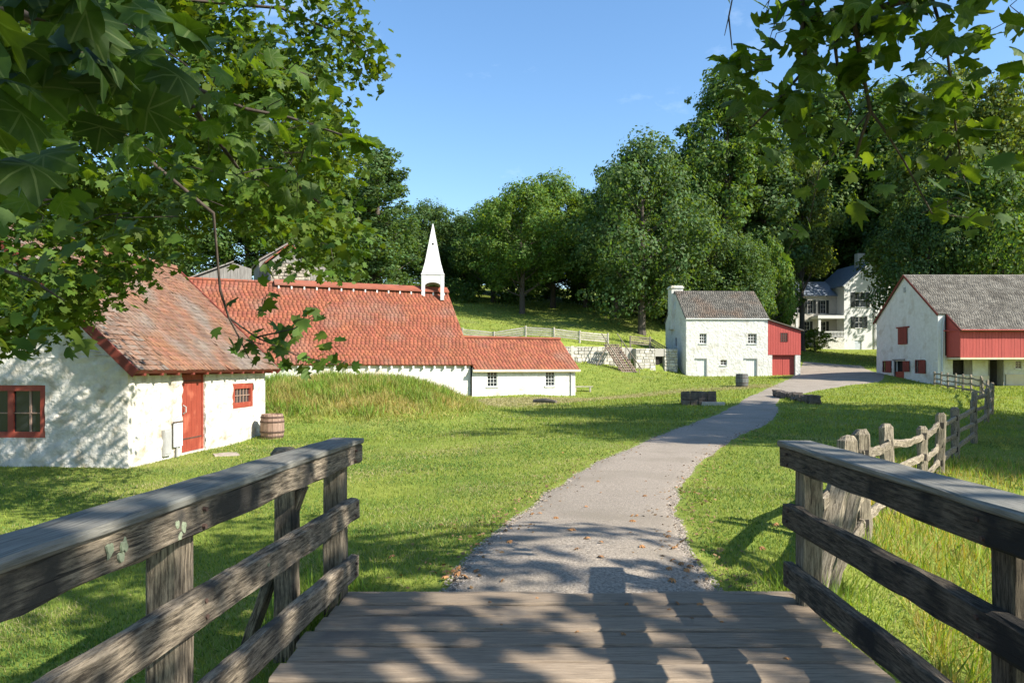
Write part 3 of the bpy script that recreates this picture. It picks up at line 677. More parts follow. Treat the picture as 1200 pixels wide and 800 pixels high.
# main gable of the charging house faces the camera beyond the ridge
b = MB(); b.box(-3.0, 3.0, .04, 5.0, 4, 8.6); hw_ = obj('wall', b, M['greywood'], br)
boarding(br, 6.0, 6, 8.6, RZ(0, (-3, .03, 0)), M['greywood'], gable=(3, 2.0))
roof_slope(br, (3.25, -.3, 8.35), (0, 1, 0), (-1, 0, .67), 5.6, 3.95, .4, .36, M['clay'], seed=31, base_m=M['greywood'])
roof_slope(br, (-3.25, 5.3, 8.35), (0, -1, 0), (1, 0, .67), 5.6, 3.95, .4, .36, M['clay'], seed=32, base_m=M['greywood'])
# small red gabled roof on the stack
roof_slope(fu, (2.1, .2, 8.0), (0, 1, 0), (-1, 0, .85), 3.6, 2.72, .3, .28, M['clay'], seed=33, base_m=M['clay'])
roof_slope(fu, (-2.0, 3.8, 8.0), (0, -1, 0), (1, 0, .85), 3.6, 2.72, .3, .28, M['clay'], seed=34, base_m=M['clay'])
b = MB(); b.prism([(-1.6, 8.05), (1.7, 8.05), (.05, 9.45)], .5, .6); obj('gable_board', b, M['greywood'], fu)
cb = thing('bridge_shed', 'weathered grey vertical board shed beside the stone furnace stack', 'shed', (-26.6, 57.6, 3.2), R(24.7))
b = MB(); b.prism([(0, 0), (5.6, 0), (5.6, 6.5), (4.2, 6.9), (0, 5.0)], .04, 5); obj('wall', b, M['greywood'], cb)
for i in range(21):
    a = i*.265; tp = lambda x: 5.0 + x*1.9/4.2 if x < 4.2 else 6.9 - (x - 4.2)*.28
    b = MB(); y0 = -random.uniform(0, .02); b.prism([(a, 0), (a + .25, 0), (a + .25, tp(a + .25)), (a, tp(a))], y0, .037); obj('board', b, M['greywood'], cb)
b = MB(); b.add([(-.3, -.25, 4.93), (4.2, -.25, 6.97), (4.2, 5, 6.97), (-.3, 5, 4.93), (-.3, -.25, 5.03), (4.2, -.25, 7.07), (4.2, 5, 7.07), (-.3, 5, 5.03)], [(0, 3, 2, 1), (4, 5, 6, 7), (0, 1, 5, 4), (1, 2, 6, 5), (2, 3, 7, 6), (3, 0, 4, 7)]); obj('roof', b, M['greywood'], cb)
b = MB(); b.box(4.1, 4.6, -.06, -.03, 4.6, 5.5); obj('hatch', b, M['dark'], cb)
gs = thing('grey_shed', 'long low grey plank shed just behind the ridge of the red roof', 'shed', (-17.2, 68.0, 3.2), R(12))
b = MB(); b.box(0, 6.2, .04, 4, 0, 6.1); obj('wall', b, M['greywood'], gs)
for i in range(12): b = MB(); b.box(-.02, 6.22, -random.uniform(0, .02), .037, 2.6 + i*.29, 2.6 + i*.29 + .27); obj('board', b, M['greywood'], gs)
b = MB(); b.box(-.3, 6.5, -.3, 4.2, 6.1, 6.25); obj('roof', b, M['greywood'], gs)

# ------------------------------------------------------------------ white barnhouse with red lean-to
wh = thing('white_house', 'two storey whitewashed stone house with grey shingle roof and white corner chimney', 'house', (19.2, 80.0, .45), R(3))
HL, HD, HE, HSl = 9.2, 8.6, 6.55, .78
foot(wh, [(0, 0), (HL + 3.7, 0), (HL + 3.7, HD), (0, HD)])
hops = [(1.5, 2.3, 3.75, 4.85), (6.95, 7.95, 3.75, 4.85), (3.85, 4.6, 1.35, 1.95), (1.25, 2.3, .05, 2.05), (6.75, 7.95, .05, 2.05)]
wall('wall', wh, M['white2'], HL, HE, RZ(0), hops, seed=41, step=.11, amp=.035, cell=.42)
lops = [(3.6, 4.5, 3.5, 4.6), (3.5, 4.3, .9, 1.9)]
def left_mtx(d): return RZ(-90, (0, d, 0))
wall('wall', wh, M['white2'], HD, HE, left_mtx(HD), [(HD - o[1], HD - o[0], o[2], o[3]) for o in lops], gable=(HD/2, HD/2*HSl), seed=42, step=.16, amp=.03, cell=.42)
wall('wall', wh, M['white2'], HD, HE, RZ(90, (HL, 0, 0)), [], gable=(HD/2, HD/2*HSl), seed=43, step=.3, amp=.04, cell=.5)
wall('wall', wh, M['white2'], HL, HE, RZ(180, (HL, HD, 0)), [], seed=44, step=.5)
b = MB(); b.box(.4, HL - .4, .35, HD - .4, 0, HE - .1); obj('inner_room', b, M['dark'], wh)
window(wh, RZ(0), *hops[0], cols=3, rows=3, d=.17, bar=.045); window(wh, RZ(0), *hops[1], cols=3, rows=3, d=.17, bar=.045); window(wh, RZ(0), *hops[2], cols=2, rows=2, d=.17, bar=.04)
for o in lops: window(wh, left_mtx(HD), HD - o[1], HD - o[0], o[2], o[3], cols=2, rows=2, d=.1, m=M['lead'])
for o in hops[3:]:
    b = MB(); b.box(o[0], o[1], .06, .12, o[2], o[3]); d_ = obj('door', b, M['whitepaint'], wh)
    for i in range(5): b = MB(); w_ = (o[1] - o[0] - .06)/5; b.box(o[0] + .03 + i*w_, o[0] + .03 + (i+1)*w_ - .02, .035, .058, o[2] + .02, o[3] - .02); obj('plank', b, M['whitepaint'], d_)
    b = MB(); b.box(o[1] - .05, o[1] + .05, -.1, .03, o[2], o[3] + .1); b.box(o[0] - .2, o[1] - .053, -.1, .03, o[3], o[3] + .1); obj('frame', b, M['greymetal'], d_)
b = MB(); b.box(HD/2 - .3, HD/2 + .3, -.05, .0, HE + 1.3, HE + 2.2, left_mtx(HD)); obj('loft_hatch', b, M['lead'], wh)
hv = math.hypot(HD/2 + .15, (HD/2 + .15)*HSl); ez = HE - .15*HSl + .1
roof_slope(wh, (-.12, -.15, ez), (1, 0, 0), (0, 1, HSl), HL + .24, hv, .26, .24, M['greyroof'], seed=51, jit=.2, tname='shingle')
roof_slope(wh, (HL + .12, HD + .15, ez), (-1, 0, 0), (0, -1, HSl), HL + .24, hv, .5, .5, M['greyroof'], seed=52, tname='shingle')
b = MB(); b.box(-.05, HL + .1, -.17, -.03, HE - .14, HE - .02); obj('eaves_board', b, M['whitepaint'], wh)
b = MB(); cx_, cy_ = .45, HD/2 + .5; zt = HE + HD/2*HSl
b.box(-.35, 1.0, HD/2 + .3, HD/2 + 1.9, HE - 1, zt + .75); b.box(-.45, 1.1, HD/2 + .2, HD/2 + 2.0, zt + .45, zt + .62); obj('chimney', b, M['white2'], wh)
# lean-to
le = thing('lean_to', 'red board lean-to with wide double doors between white stone piers', 'lean-to', (19.2 + HL*math.cos(R(3)) , 80.0 + HL*math.sin(R(3)), .45), R(3))
LW = 3.75
topz = lambda x: 6.3 - x/LW*1.15
b = MB(); b.prism([(.02, 2.55), (LW, 2.55), (LW, topz(LW)), (.02, topz(0))], .04, 6); obj('wall', b, M['barnred'], le)
boarding_n = 13
for i in range(boarding_n):
    a = .02 + i*(LW - .02)/boarding_n; c = a + LW/boarding_n - .02
    if 1.45 < (a + c)/2 < 2.2:
        for z0, z1 in ((2.5, 3.95), (4.95, None)):
            b = MB(); b.prism([(a, z0), (c, z0), (c, z1 or topz(c)), (a, z1 or topz(a))], 0, .037); obj('board', b, M['barnred'], le)
    else:
        b = MB(); b.prism([(a, 2.5), (c, 2.5), (c, topz(c)), (a, topz(a))], -random.uniform(0, .012), .037); obj('board', b, M['barnred'], le)
window(le, RZ(0), 1.42, 2.22, 3.93, 4.97, cols=3, rows=4, fw=.05, m=M['shutter'], d=.02, bar=.04, sill=False)
b = MB(); b.add([(-.0, -.2, 6.36), (LW + .3, -.2, 5.14), (LW + .3, 6.2, 5.14), (0, 6.2, 6.36), (0, -.2, 6.48), (LW + .3, -.2, 5.26), (LW + .3, 6.2, 5.26), (0, 6.2, 6.48)], [(0, 3, 2, 1), (4, 5, 6, 7), (0, 1, 5, 4), (1, 2, 6, 5), (2, 3, 7, 6), (3, 0, 4, 7)]); obj('roof', b, M['greyroof'], le)
for a, c in ((.03, .5), (LW - .62, LW - .05)): b = MB(); b.box(a, c, .02, .7, -.5, 2.5, None, .01); obj('stone_pier', b, M['white2'], le)
b = MB(); b.box(.5, LW - .62, .35, .45, -.3, 2.5); dd = obj('door', b, M['barnred'], le)
for i in range(10):
    a = .52 + i*.26; b = MB(); b.box(a, a + .245 - (.03 if i == 4 else 0), .31, .345, .06, 2.46); obj('plank', b, M['barnred'], dd)
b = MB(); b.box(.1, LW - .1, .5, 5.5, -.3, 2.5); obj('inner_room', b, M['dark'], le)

# ------------------------------------------------------------------ big barn with forebay
ba = thing('stone_barn', 'large white stone barn with a red forebay and a weathered shingle roof', 'barn', (38.8, 66.0, -.1), 0)
BL, BD, BE, BS = 26.0, 11.2, 6.55, .74
foot(ba, [(0, -2), (BL, -2), (BL, BD), (0, BD)])
gm = RZ(-90, (0, BD, 0)); g = lambda y0, y1: (BD - y1, BD - y0)
Yp = lambda px: 38.8*FPX/(px - 600) - 66.0
lb = [(*g(Yp(1045), Yp(1034)), 1.15, 2.35), (*g(Yp(1059.5), Yp(1049)), .25, 2.3), (*g(Yp(1084), Yp(1072)), 1.1, 2.4)]
wall('wall', ba, M['white2'], BD, BE, gm, lb, gable=(BD/2, BD/2*BS), seed=61, step=.14, amp=.035, cell=.45)
fo = [(1.3, 3.1, 1.0, 2.35), (4.6, 5.75, .0, 2.4), (7.0, 7.6, 1.55, 2.3)]
wall('wall', ba, M['white2'], BL, 2.75, RZ(0), fo, seed=62, step=.2, amp=.05, cell=.5)
wall('wall', ba, M['white2'], BD, BE, RZ(90, (BL, 0, 0)), [], gable=(BD/2, BD/2*BS), seed=63, step=.5)
wall('wall', ba, M['white2'], BL, BE, RZ(180, (BL, BD, 0)), [], seed=64, step=.6)
b = MB(); b.box(4.5 + 1.6, BL, -.10, -.055, -.3, 1.05); b.box(1.9, 4.55, -.10, -.055, -.3, .9); obj('stone_plinth', b, M['cream'], ba)
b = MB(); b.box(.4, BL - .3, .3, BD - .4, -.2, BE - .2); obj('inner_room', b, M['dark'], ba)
def leafshut(parent, mtx, x0, x1, z0, z1, m=None, y=-.05):
    b = MB(); b.box(x0, x1, y, y + .04, z0, z1, mtx); s_ = obj('shutter', b, m or M['shutter'], parent)
    n = 3
    for i in range(n): b = MB(); b.box(x0 + (x1-x0)*i/n + .01, x0 + (x1-x0)*(i+1)/n - .01, y - .02, y - .002, z0 + .02, z1 - .02, mtx); obj('slat', b, m or M['shutter'], s_)
    return s_
# the wall's local x runs from the far corner to the near corner
x0, x1 = lb[0][:2]; leafshut(ba, gm, x0 + (x1-x0)*.48, x1, 1.15, 2.35, y=-.1)
window(ba, gm, x0, x0 + (x1-x0)*.5, 1.15, 2.35, cols=2, rows=2, m=M['shutter'], d=.08, sill=False)
x0, x1 = lb[2][:2]; leafshut(ba, gm, x0 + (x1-x0)*.5, x1 + .2, 1.1, 2.35, y=-.1)
window(ba, gm, x0, x0 + (x1-x0)*.55, 1.1, 2.4, cols=2, rows=2, m=M['shutter'], d=.08, sill=False)
x0, x1 = lb[1][:2]
b = MB(); b.box(x0, x1, .04, .1, .25, 1.25, gm); obj('door', b, M['red'], ba)
leafshut(ba, gm, x1, x1 + 1.15, 1.25, 2.3, y=-.14)
b = MB(); b.box(x0 - .12, x0, -.09, .1, .25, 2.35, gm); b.box(x0 - .35, x1 + .2, -.1, .1, 2.35, 2.5, gm); obj('door_frame', b, M['greywood'], ba)
u0, u1 = g(Yp(1064), Yp(1053.5)); leafshut(ba, gm, u0, u1, 3.95, 5.55, y=-.11)
b = MB(); b.box(u0 - .3, u1 + .3, -.14, 0, 5.56, 5.7, gm); obj('lintel', b, M['shutter'], ba)
b = MB(); b.box(BD/2 - .14, BD/2 + .14, -.09, 0, BE + 2.5, BE + 3.0, gm); obj('vent_slit', b, M['greymetal'], ba)
# corner downpipe and bright white quoin
b = MB(); b.box(-.09, .55, -.09, .0, -.3, BE - .1); obj('corner_pier', b, M['whitepaint'], ba)
b = MB(); b.tube([(.25, -.2, .1), (.25, -.2, 3.5), (.35, -.2, 6.0)], .07, 8); obj('downpipe', b, M['lead'], ba)
# forebay
FX0, FD, FZ0 = .72, 2.0, 2.6
ftop = BE - FD*BS + .1
b = MB(); b.box(FX0 + .04, BL, -FD + .04, -.02, FZ0, ftop + .05); fb = obj('forebay', b, M['barnred'], ba)
b = MB(); b.prism([(-FD, FZ0), (0, FZ0), (0, BE), (-FD, ftop)], FX0, FX0 + .035, Matrix(((0, 1, 0, 0), (1, 0, 0, 0), (0, 0, 1, 0), (0, 0, 0, 1)))); obj('forebay_side', b, M['barnred'], ba)
for i in range(90):
    a = FX0 + .04 + i*.28
    b = MB(); b.box(a, a + .262, -FD - random.uniform(0, .02), -FD + .037, FZ0 - .04 - random.uniform(0, .02), ftop - .35); obj('board', b, M['barnred'], fb)
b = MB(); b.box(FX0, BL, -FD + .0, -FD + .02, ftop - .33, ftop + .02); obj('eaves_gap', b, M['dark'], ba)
b = MB(); b.box(FX0, BL, -FD - .08, -.1, FZ0 - .22, FZ0 - .06); obj('sill_beam', b, M['cream'], ba)
ov = .35; ez = BE - (FD + ov)*BS + .12
bv1 = math.hypot(BD/2 + FD + ov, (BD/2 + FD + ov)*BS)
# main slope (the gable corner keeps its short eave; the forebay part sweeps further down)
roof_slope(ba, (FX0 - .1, -FD - ov, ez), (1, 0, 0), (0, 1, BS), BL - FX0 + .3, bv1, .22, .22, M['barnroof'], seed=71, jit=.25, tname='shingle')
bv2 = math.hypot(BD/2 + .2, (BD/2 + .2)*BS)
roof_slope(ba, (-.18, -.2, BE - .2*BS + .12), (1, 0, 0), (0, 1, BS), FX0 + .08, bv2, .22, .22, M['barnroof'], seed=72, jit=.25, tname='shingle')
bv3 = math.hypot(BD/2 + .3, (BD/2 + .3)*BS)
roof_slope(ba, (BL + .2, BD + .3, BE - .3*BS + .12), (-1, 0, 0), (0, -1, BS), BL + .38, bv3, .7, .7, M['barnroof'], seed=73, tname='shingle')
for s_, y0, z0 in ((1, -.22, BE - .2*BS), (-1, BD + .32, BE - .3*BS)):
    board('rake_board', (-.2, y0, z0 - .0), (-.2, BD/2, BE + BD/2*BS + .02), .2, .05, M['darkred'], ba, n=3, j=.001)
board('rake_board', (FX0 - .12, -FD - ov, ez - .05), (FX0 - .12, -.2, BE - .2*BS - .0), .2, .05, M['shutter'], ba, n=3, j=.001)
b = MB(); b.tube([(FX0 - .1, -FD - ov - .03, ez + .02), (BL, -FD - ov - .03, ez + .02)], .06, 6); b.tube([(.3, -.2, 5.0), (FX0 + .2, -FD - .2, ez - .02)], .05, 6); obj('gutter', b, M['barnred'], ba)
window(ba, RZ(0), *fo[2], cols=2, rows=3, d=.1)
b = MB(); b.box(2.35, 3.1, .05, .12, 1.0, 2.35); obj('stable_door', b, M['greywood'], ba)
b = MB(); b.box(5.3, 5.36, -.9, -.02, .05, 2.35); b.box(4.55, 4.6, -.12, .1, 0, 2.4); obj('open_door', b, M['greywood'], ba)

# ------------------------------------------------------------------ mansion among the trees
ma = thing('mansion', 'tall pale three storey house with dark shutters half hidden by trees', 'house', (58.6, 128.0, 4.6), R(4))
foot(ma, [(-9, -2), (10, -2), (10, 12), (-9, 12)])
mo = [(2.0, 3.9, 7.6, 10.2), (2.0, 3.5, 3.9, 5.9), (1.9, 3.2, 0, 1.75)]
wall('wall', ma, M['whitepaint'], 9.5, 11.5, RZ(0), mo, gable=(4.75, 4.0), seed=81, step=.6, amp=.01)
wall('wall', ma, M['whitepaint'], 11, 11.5, RZ(-90, (0, 11, 0)), [], seed=82, step=.8, amp=.01)
b = MB(); b.box(.3, 9.2, .35, 10, 0, 11.3); obj('inner_room', b, M['dark'], ma)
for o in mo[:2]: window(ma, RZ(0), o[0], o[1], o[2], o[3], cols=2, rows=2, d=.1, bar=.06)
for o in mo[:2]:
    for xx in (o[0] - .75, o[1] + .03): b = MB(); b.box(xx, xx + .72, -.08, -.02, o[2], o[3]); obj('shutter', b, M['darkgreen'], ma)
b = MB(); b.box(1.9, 3.2, .1, .16, 0, 1.75); obj('door', b, M['lead'], ma)
for sx in (-1, 1):
    p0 = (4.75 + sx*5.1, -.3, 11.1); b = MB()
    b.add([(4.75 + sx*5.1, -.3, 11.15), (4.75, -.3, 15.55), (4.75, 11, 15.55), (4.75 + sx*5.1, 11, 11.15), (4.75 + sx*5.1, -.3, 11.35), (4.75, -.3, 15.75), (4.75, 11, 15.75), (4.75 + sx*5.1, 11, 11.35)], [(0, 3, 2, 1), (4, 5, 6, 7), (0, 1, 5, 4), (1, 2, 6, 5), (2, 3, 7, 6), (3, 0, 4, 7)]); obj('roof', b, M['slate'], ma)
b = MB(); b.box(3.9, 5.3, 2.5, 3.6, 14.0, 17.5); obj('chimney', b, M['white2'], ma)
b = MB(); b.tube([(5.6, -.15, .2), (5.6, -.15, 11)], .09, 6); obj('downpipe', b, M['greymetal'], ma)
# wing with porch
wops = [(.9, 1.9, 6.6, 9.0), (3.2, 4.2, 6.6, 9.0), (5.6, 6.6, 6.6, 9.0), (5.5, 6.6, 2.8, 5.2), (2.6, 3.6, 2.8, 5.2)]
wall('wall', ma, M['beige'], 8.6, 9.8, RZ(0, (-8.6, 2.5, 0)), wops, seed=83, step=.8, amp=.01)
for o in wops:
    window(ma, RZ(0, (-8.6, 2.5, 0)), *o, cols=2, rows=3, d=.1)
    for xx in (o[0] - .5, o[1] + .03): b = MB(); b.box(xx, xx + .46, -.07, -.02, o[2], o[3], RZ(0, (-8.6, 2.5, 0))); obj('shutter', b, M['darkgreen'], ma)
b = MB(); b.add([(-9, 2.1, 9.7), (0, 2.1, 9.7), (0, 6.5, 12.6), (-9, 6.5, 12.6), (-9, 2.1, 9.9), (0, 2.1, 9.9), (0, 6.5, 12.8), (-9, 6.5, 12.8)], [(0, 3, 2, 1), (4, 5, 6, 7), (0, 1, 5, 4), (1, 2, 6, 5), (2, 3, 7, 6), (3, 0, 4, 7)]); obj('roof', b, M['slate'], ma)
b = MB(); b.box(-4.9, -.02, -.3, 2.4, 5.55, 6.1); obj('porch_cornice', b, M['whitepaint'], ma)
b = MB(); b.box(-4.8, -.02, -.2, 2.4, -.3, 2.2); obj('porch_base', b, M['white2'], ma)
for xx in (-4.5, -8.6): b = MB(); b.box(xx - .22, xx + .22, -.1, .34, 2.2, 5.55); obj('porch_post', b, M['whitepaint'], ma)
b = MB(); b.box(-4.3, -.05, -.05, .05, 3.15, 3.3); b.box(-4.3, -.05, -.05, .05, 2.35, 2.45); bl = obj('balustrade', b, M['whitepaint'], ma)
for i in range(16): b = MB(); b.box(-4.2 + i*.26, -4.12 + i*.26, -.03, .03, 2.45, 3.15); obj('baluster', b, M['whitepaint'], bl)

# ------------------------------------------------------------------ retaining wall, stair, upper fences, stone heaps
wa, wb = Vector((*WALL_A, 0)), Vector((*WALL_B, 0)); wd = (wb - wa); WLEN = wd.length; wang = math.degrees(math.atan2(wd.y, wd.x))
rw = thing('retaining_wall', 'long pale dry stone retaining wall below the hillside fence', 'wall', (wa.x, wa.y, 1.45), R(wang))
b = MB(); b.box(0, 8.3, .02, .6, -1.2, 2.35); b.box(9.9, 12.4, .02, .6, -1.2, 2.2); b.box(12.4, 13.5, .02, .6, 1.35, 2.2); b.box(13.5, WLEN, .02, .6, -1.2, 2.2); b.box(8.3, 9.9, .6, 1.1, -1.2, 2.3); b.box(12.4, 13.5, .4, .6, -1.2, 1.35); core = obj('wall_core', b, M['mortar'], rw)
stones(core, M['stone'], 8.3, 3.1, RZ(0, (0, 0, -.75)), seed=6, name='stonework', course=.34, mean=.5)
stones(core, M['stone'], 2.5, 2.9, RZ(0, (9.9, 0, -.7)), seed=7, name='stonework', course=.34, mean=.5)
stones(core, M['stone'], WLEN - 13.5, 2.9, RZ(0, (13.5, 0, -.7)), seed=8, name='stonework', course=.34, mean=.5)
b = MB(); b.box(12.4, 13.5, .38, .395, -.6, 1.35); obj('niche', b, M['dark'], rw)
b = MB(); b.box(8.0, 8.3, -.25, .02, -1.0, 2.3, None, .03); b.box(2.2, 2.5, -.1, .02, -1.0, 2.4, None, .03); obj('buttress', b, M['stone'], rw)
# rustic log stair
st_top = W3(716, 405, 78.0); st_bot = W3(741, 443, 73.0)
st = thing('log_stair', 'rustic wooden stair of rough poles leaning on the stone wall', 'stair', (st_bot.x, st_bot.y, st_bot.z))
d0 = Vector((0, 0, .1)); d1 = st_top - st_bot; sidev = Vector((1, .25, 0)).normalized()
for k in range(7):
    o_ = sidev*(-.75 + k*.25); b = MB(); b.tube([d0 + o_, d0 + o_ + d1*.5 + Vector((0, 0, random.uniform(-.05, .08))), d0 + o_ + d1], [.09, .085, .07], 6); obj('pole', b, M['barrel'], st)
for k in range(13):
    c_ = d0 + d1*(k + .5)/13 + Vector((0, 0, .12)); b = MB(); b.tube([c_ - sidev*.85, c_ + sidev*.85], .07, 5); obj('tread', b, M['fence'], st)
for s_ in (-.9, .9):
    b = MB(); o_ = sidev*s_ + Vector((0, 0, .95)); b.tube([d0 + o_ - d1*.02, d0 + o_ + d1*1.08], .055, 5); obj('handrail', b, M['fence'], st)
    for k in range(5): c_ = d0 + d1*(k + .3)/5 + sidev*s_; b = MB(); b.tube([c_ - Vector((0, 0, .2)), c_ + Vector((0, 0, .98))], .045, 5); obj('baluster', b, M['fence'], st)
b = MB(); b.box(-.95, .95, -.45, .1, -.5, .16, None, .05); obj('base_stone', b, M['stone'], st)
pr = MB(); pr.tube([W3(697, 432, 76.0) - st.location, W3(712, 404, 77.0) - st.location], .07, 5); obj('prop_pole', pr, M['fence'], st)
# upper rail fences
def rail_fence(name, label, pts, m, hgt=1.2, rails=3, post=.16, railr=(.13, .05), wild=.0, posts_at_ends=True, cat='fence', ext=.12):
    p0 = pts[0]; t = thing(name, label, cat, (p0[0], p0[1], h(*p0)))
    o = Vector(t.location)
    P = [Vector((x, y, h(x, y))) - o for x, y in pts]
    for p in P:
        hh = hgt*random.uniform(.95, 1.06); lean = Vector((random.uniform(-wild, wild), random.uniform(-wild, wild), 0))
        board('post', p - Vector((0, 0, .3)), p + lean + Vector((0, 0, hh)), post, post*.8, m, t, up=(0.3, 1, 0), n=5, j=.012 + wild*.1, ch=.02)
    for a, c in zip(P, P[1:]):
        for k in range(rails):
            z = hgt*(.88 - k*(.72/max(1, rails)))
            d = (c - a).normalized()*ext
            board('rail', a - d + Vector((0, 0, z + random.uniform(-wild, wild)*.6)), c + d + Vector((0, 0, z + random.uniform(-wild, wild)*.6)), railr[0], railr[1], m, t, n=4, j=.012 + wild*.12, warp=random.uniform(-wild, wild)*.4)
    return t
def off(x, d): return (x, wall_y(x) + d)
rail_fence('rail_fence', 'pale horizontal rail fence running along the hillside above the red annex', [(-9, 80.5), (-5.5, 80.5), (-2, 80.2), (1.5, 79.9), (4.6, 79.4), (7.4, 79.3), (10.6, 80.2)], M['fence_far'], hgt=1.35, rails=4, post=.2, railr=(.15, .05))
rail_fence('rail_fence', 'darker shaded rail fence between the log stair and the white house', [(13.2, 80.9), (15.6, 82.0), (18.3, 83.0)], M['fence'], hgt=1.35, rails=4, post=.2, railr=(.12, .05))
# low stone heaps by the path fork
def stone_pile(name, label, cat, px0, py0, px1, py1, hh, wd_, n, m, seed):
    a = G(px0, py0); c = G(px1, py1); r2 = random.Random(seed); ax = Vector((c[0]-a[0], c[1]-a[1], 0)); L_ = ax.length; d = ax.normalized(); s_ = Vector((-d.y, d.x, 0))
    t = thing(name, label, cat, (a[0], a[1], h(*a)))
    for i in range(n):
        u = L_*(i % (n//2) + .5)/(n//2); lev = i // (n//2); p = d*u + s_*r2.uniform(-.1, .1)*wd_
        zz = h(a[0] + p.x, a[1] + p.y) - t.location.z + lev*hh*.5
        w = L_/(n//2)*r2.uniform(.7, 1.05); b = MB(); b.box(-w/2, w/2, -wd_/2*r2.uniform(.7, 1), wd_/2*r2.uniform(.7, 1), -.06, hh*.52*r2.uniform(.8, 1.1), Matrix.Translation(p + Vector((0, 0, zz))) @ Matrix.Rotation(math.atan2(d.y, d.x) + r2.uniform(-.12, .12), 4, 'Z'), .06)
        obj('stone', b, m, t)
    return t
q = G(819, 475); sb_ = thing('stone_curb', 'dark square stone curb ring on the grass before the path fork', 'stone curb', (q[0], q[1], h(*q)), R(-12))
rb = random.Random(3)
for lev in range(2):
    for (x0, x1, y0, y1, n, ax) in ((-.8, .8, 0, .32, 4, 0), (-.8, .8, 1.2, 1.5, 4, 0), (-.8, -.5, .33, 1.19, 2, 1), (.5, .8, .33, 1.19, 2, 1)):
        for k in range(n):
            e = [rb.uniform(-.03, .03) for _ in range(4)]; b = MB(); z0 = -.08 + lev*.36; z1 = z0 + .35 + (rb.uniform(-.12, .05) if lev else 0)
            if ax == 0: w_ = (x1 - x0)/n; b.box(x0 + k*w_ + .008, x0 + (k+1)*w_ - .008, y0 + e[0], y1 + e[1], z0, z1, None, .02)
            else: w_ = (y1 - y0)/n; b.box(x0 + e[0], x1 + e[1], y0 + k*w_ + .008, y0 + (k+1)*w_ - .008, z0, z1, None, .02)
            obj('stone', b, M['darkstone'], sb_)
b = MB(); b.box(.15, 1.15, -.35, -.06, -.05, .16, None, .05); fl = obj('flat_stone', b, M['fence_far']); fl.location = sb_.location; fl.rotation_euler = sb_.rotation_euler
tag(fl, 'pale flat slab lying against the front of the dark stone curb', 'stone slab')
stone_pile('stone_row', 'low dark row of rubble stones beside the gravel fork', 'stone row', 910, 464, 955, 474, .34, .55, 44, M['darkstone'], 5)
lg = MB(); a = G(626, 472); c = G(652, 473); lg.tube([(a[0], a[1], h(*a) + .1), ((a[0]+c[0])/2, (a[1]+c[1])/2, h(*a) + .16), (c[0], c[1], h(*c) + .1)], [.13, .15, .1], 7)
tag(obj('fallen_log', lg, M['darkstone']), 'dark fallen log on the lawn in front of the annex', 'log')
bn = thing('plank_bench', 'small plank bench on the grass past the annex corner', 'bench', (*G(683, 459), h(*G(683, 459))))
b = MB(); b.box(-.8, .8, -.2, .2, .38, .46, None, .01); obj('seat', b, M['fence_far'], bn)
for s_ in (-.6, .6): b = MB(); b.box(s_ - .06, s_ + .06, -.17, .17, -.1, .38); obj('leg', b, M['fence_far'], bn)

# ------------------------------------------------------------------ footbridge
fbz = thing('footbridge', 'weathered timber footbridge with plank deck and three-rail sides', 'footbridge')
def lin(a, c, t): return a + (c - a)*t
Lend, Lnear = Vector((-1.10, 5.27, 0)), Vector((-1.10 - .27*1.3, 5.27 - 3.1*1.3 - 1.6, 0))     # inner face line of the left side
Lnear = Lend + Vector((-.0855, -.9963, 0))*7.0
Rend = Vector((1.88, 5.07, 0)); Rnear = Rend + Vector((-.022, -.9998, 0))*7.0
PW = .245
for k in range(26):
    y = 5.22 - (k + .5)*PW; tl = (5.27 - y)
    xl = -1.13 - .0855*tl - random.uniform(0, .05); xr = 1.97 - .018*tl + random.uniform(0, .05); sk = -.04
    board('plank', (xl, y - sk*(xl)*.5, -.045 + random.uniform(-.007, .007)), (xr, y + sk*(xr)*.5 - .0, -.045 + random.uniform(-.004, .004)), .07, PW - .026, M['deck'], fbz, n=8, j=.004, ch=.014)
for x in (-1.0, .4, 1.75):
    b = MB(); b.box(x - .12, x + .12, -1.5, 5.12, -.45, -.083); obj('beam', b, M['rail'], fbz)
b = MB(); b.box(-1.3, 2.1, 5.225, 5.29, -.5, -.03, None, .006); obj('end_sill', b, M['deck'], fbz)
def side(E, Nn, out, seed, mr=None):
    mr = mr or M['rail']
    d = (Nn - E).normalized(); perp = Vector((-d.y, d.x, 0))
    if perp.x*out < 0: perp = -perp       # perp points away from the deck
    P = lambda t, o, z: E + d*t + perp*o + Vector((0, 0, z))
    th = .075
    for z0, z1 in ((.905, 1.045), (.505, .662), (.09, .254)):
        for a, c in ((-.04 if z0 > .8 else .03, 3.42), (3.425, 7.0)):
            board('rail', P(a, th/2, (z0+z1)/2), P(c, th/2, (z0+z1)/2), z1 - z0, th, mr, fbz, n=18, j=.0075, ch=.013, seed=seed + int(z0*10))
    for a, c in ((-.05, 3.42), (3.425, 7.0)):
        board('cap', P(a, .108, 1.064), P(c, .108, 1.064), .040, .24, M['cap'], fbz, n=14, j=.003, ch=.01, seed=seed)
    for t in (.12, 2.24, 4.4, 6.5):
        board('post', P(t, th + .072, -.45), P(t, th + .072, 1.045), .14, .14, mr if t > .2 else M['fence'], fbz, up=d, n=8, j=.004, ch=.012, seed=seed + int(t*10))
    for t in (.12, 2.24):
        for z in (.97, .585, .17):
            for dz in (-.035, .035):
                b = MB(); q = P(t + random.uniform(-.02, .02), 0, z + dz); b.tube([q + perp*.01, q - perp*.012], .011, 6); obj('bolt', b, M['iron'], fbz)
    return P
PL = side(Lend, Lnear, -1, 3)
PR = side(Rend, Rnear, 1, 40, M['railshade'])
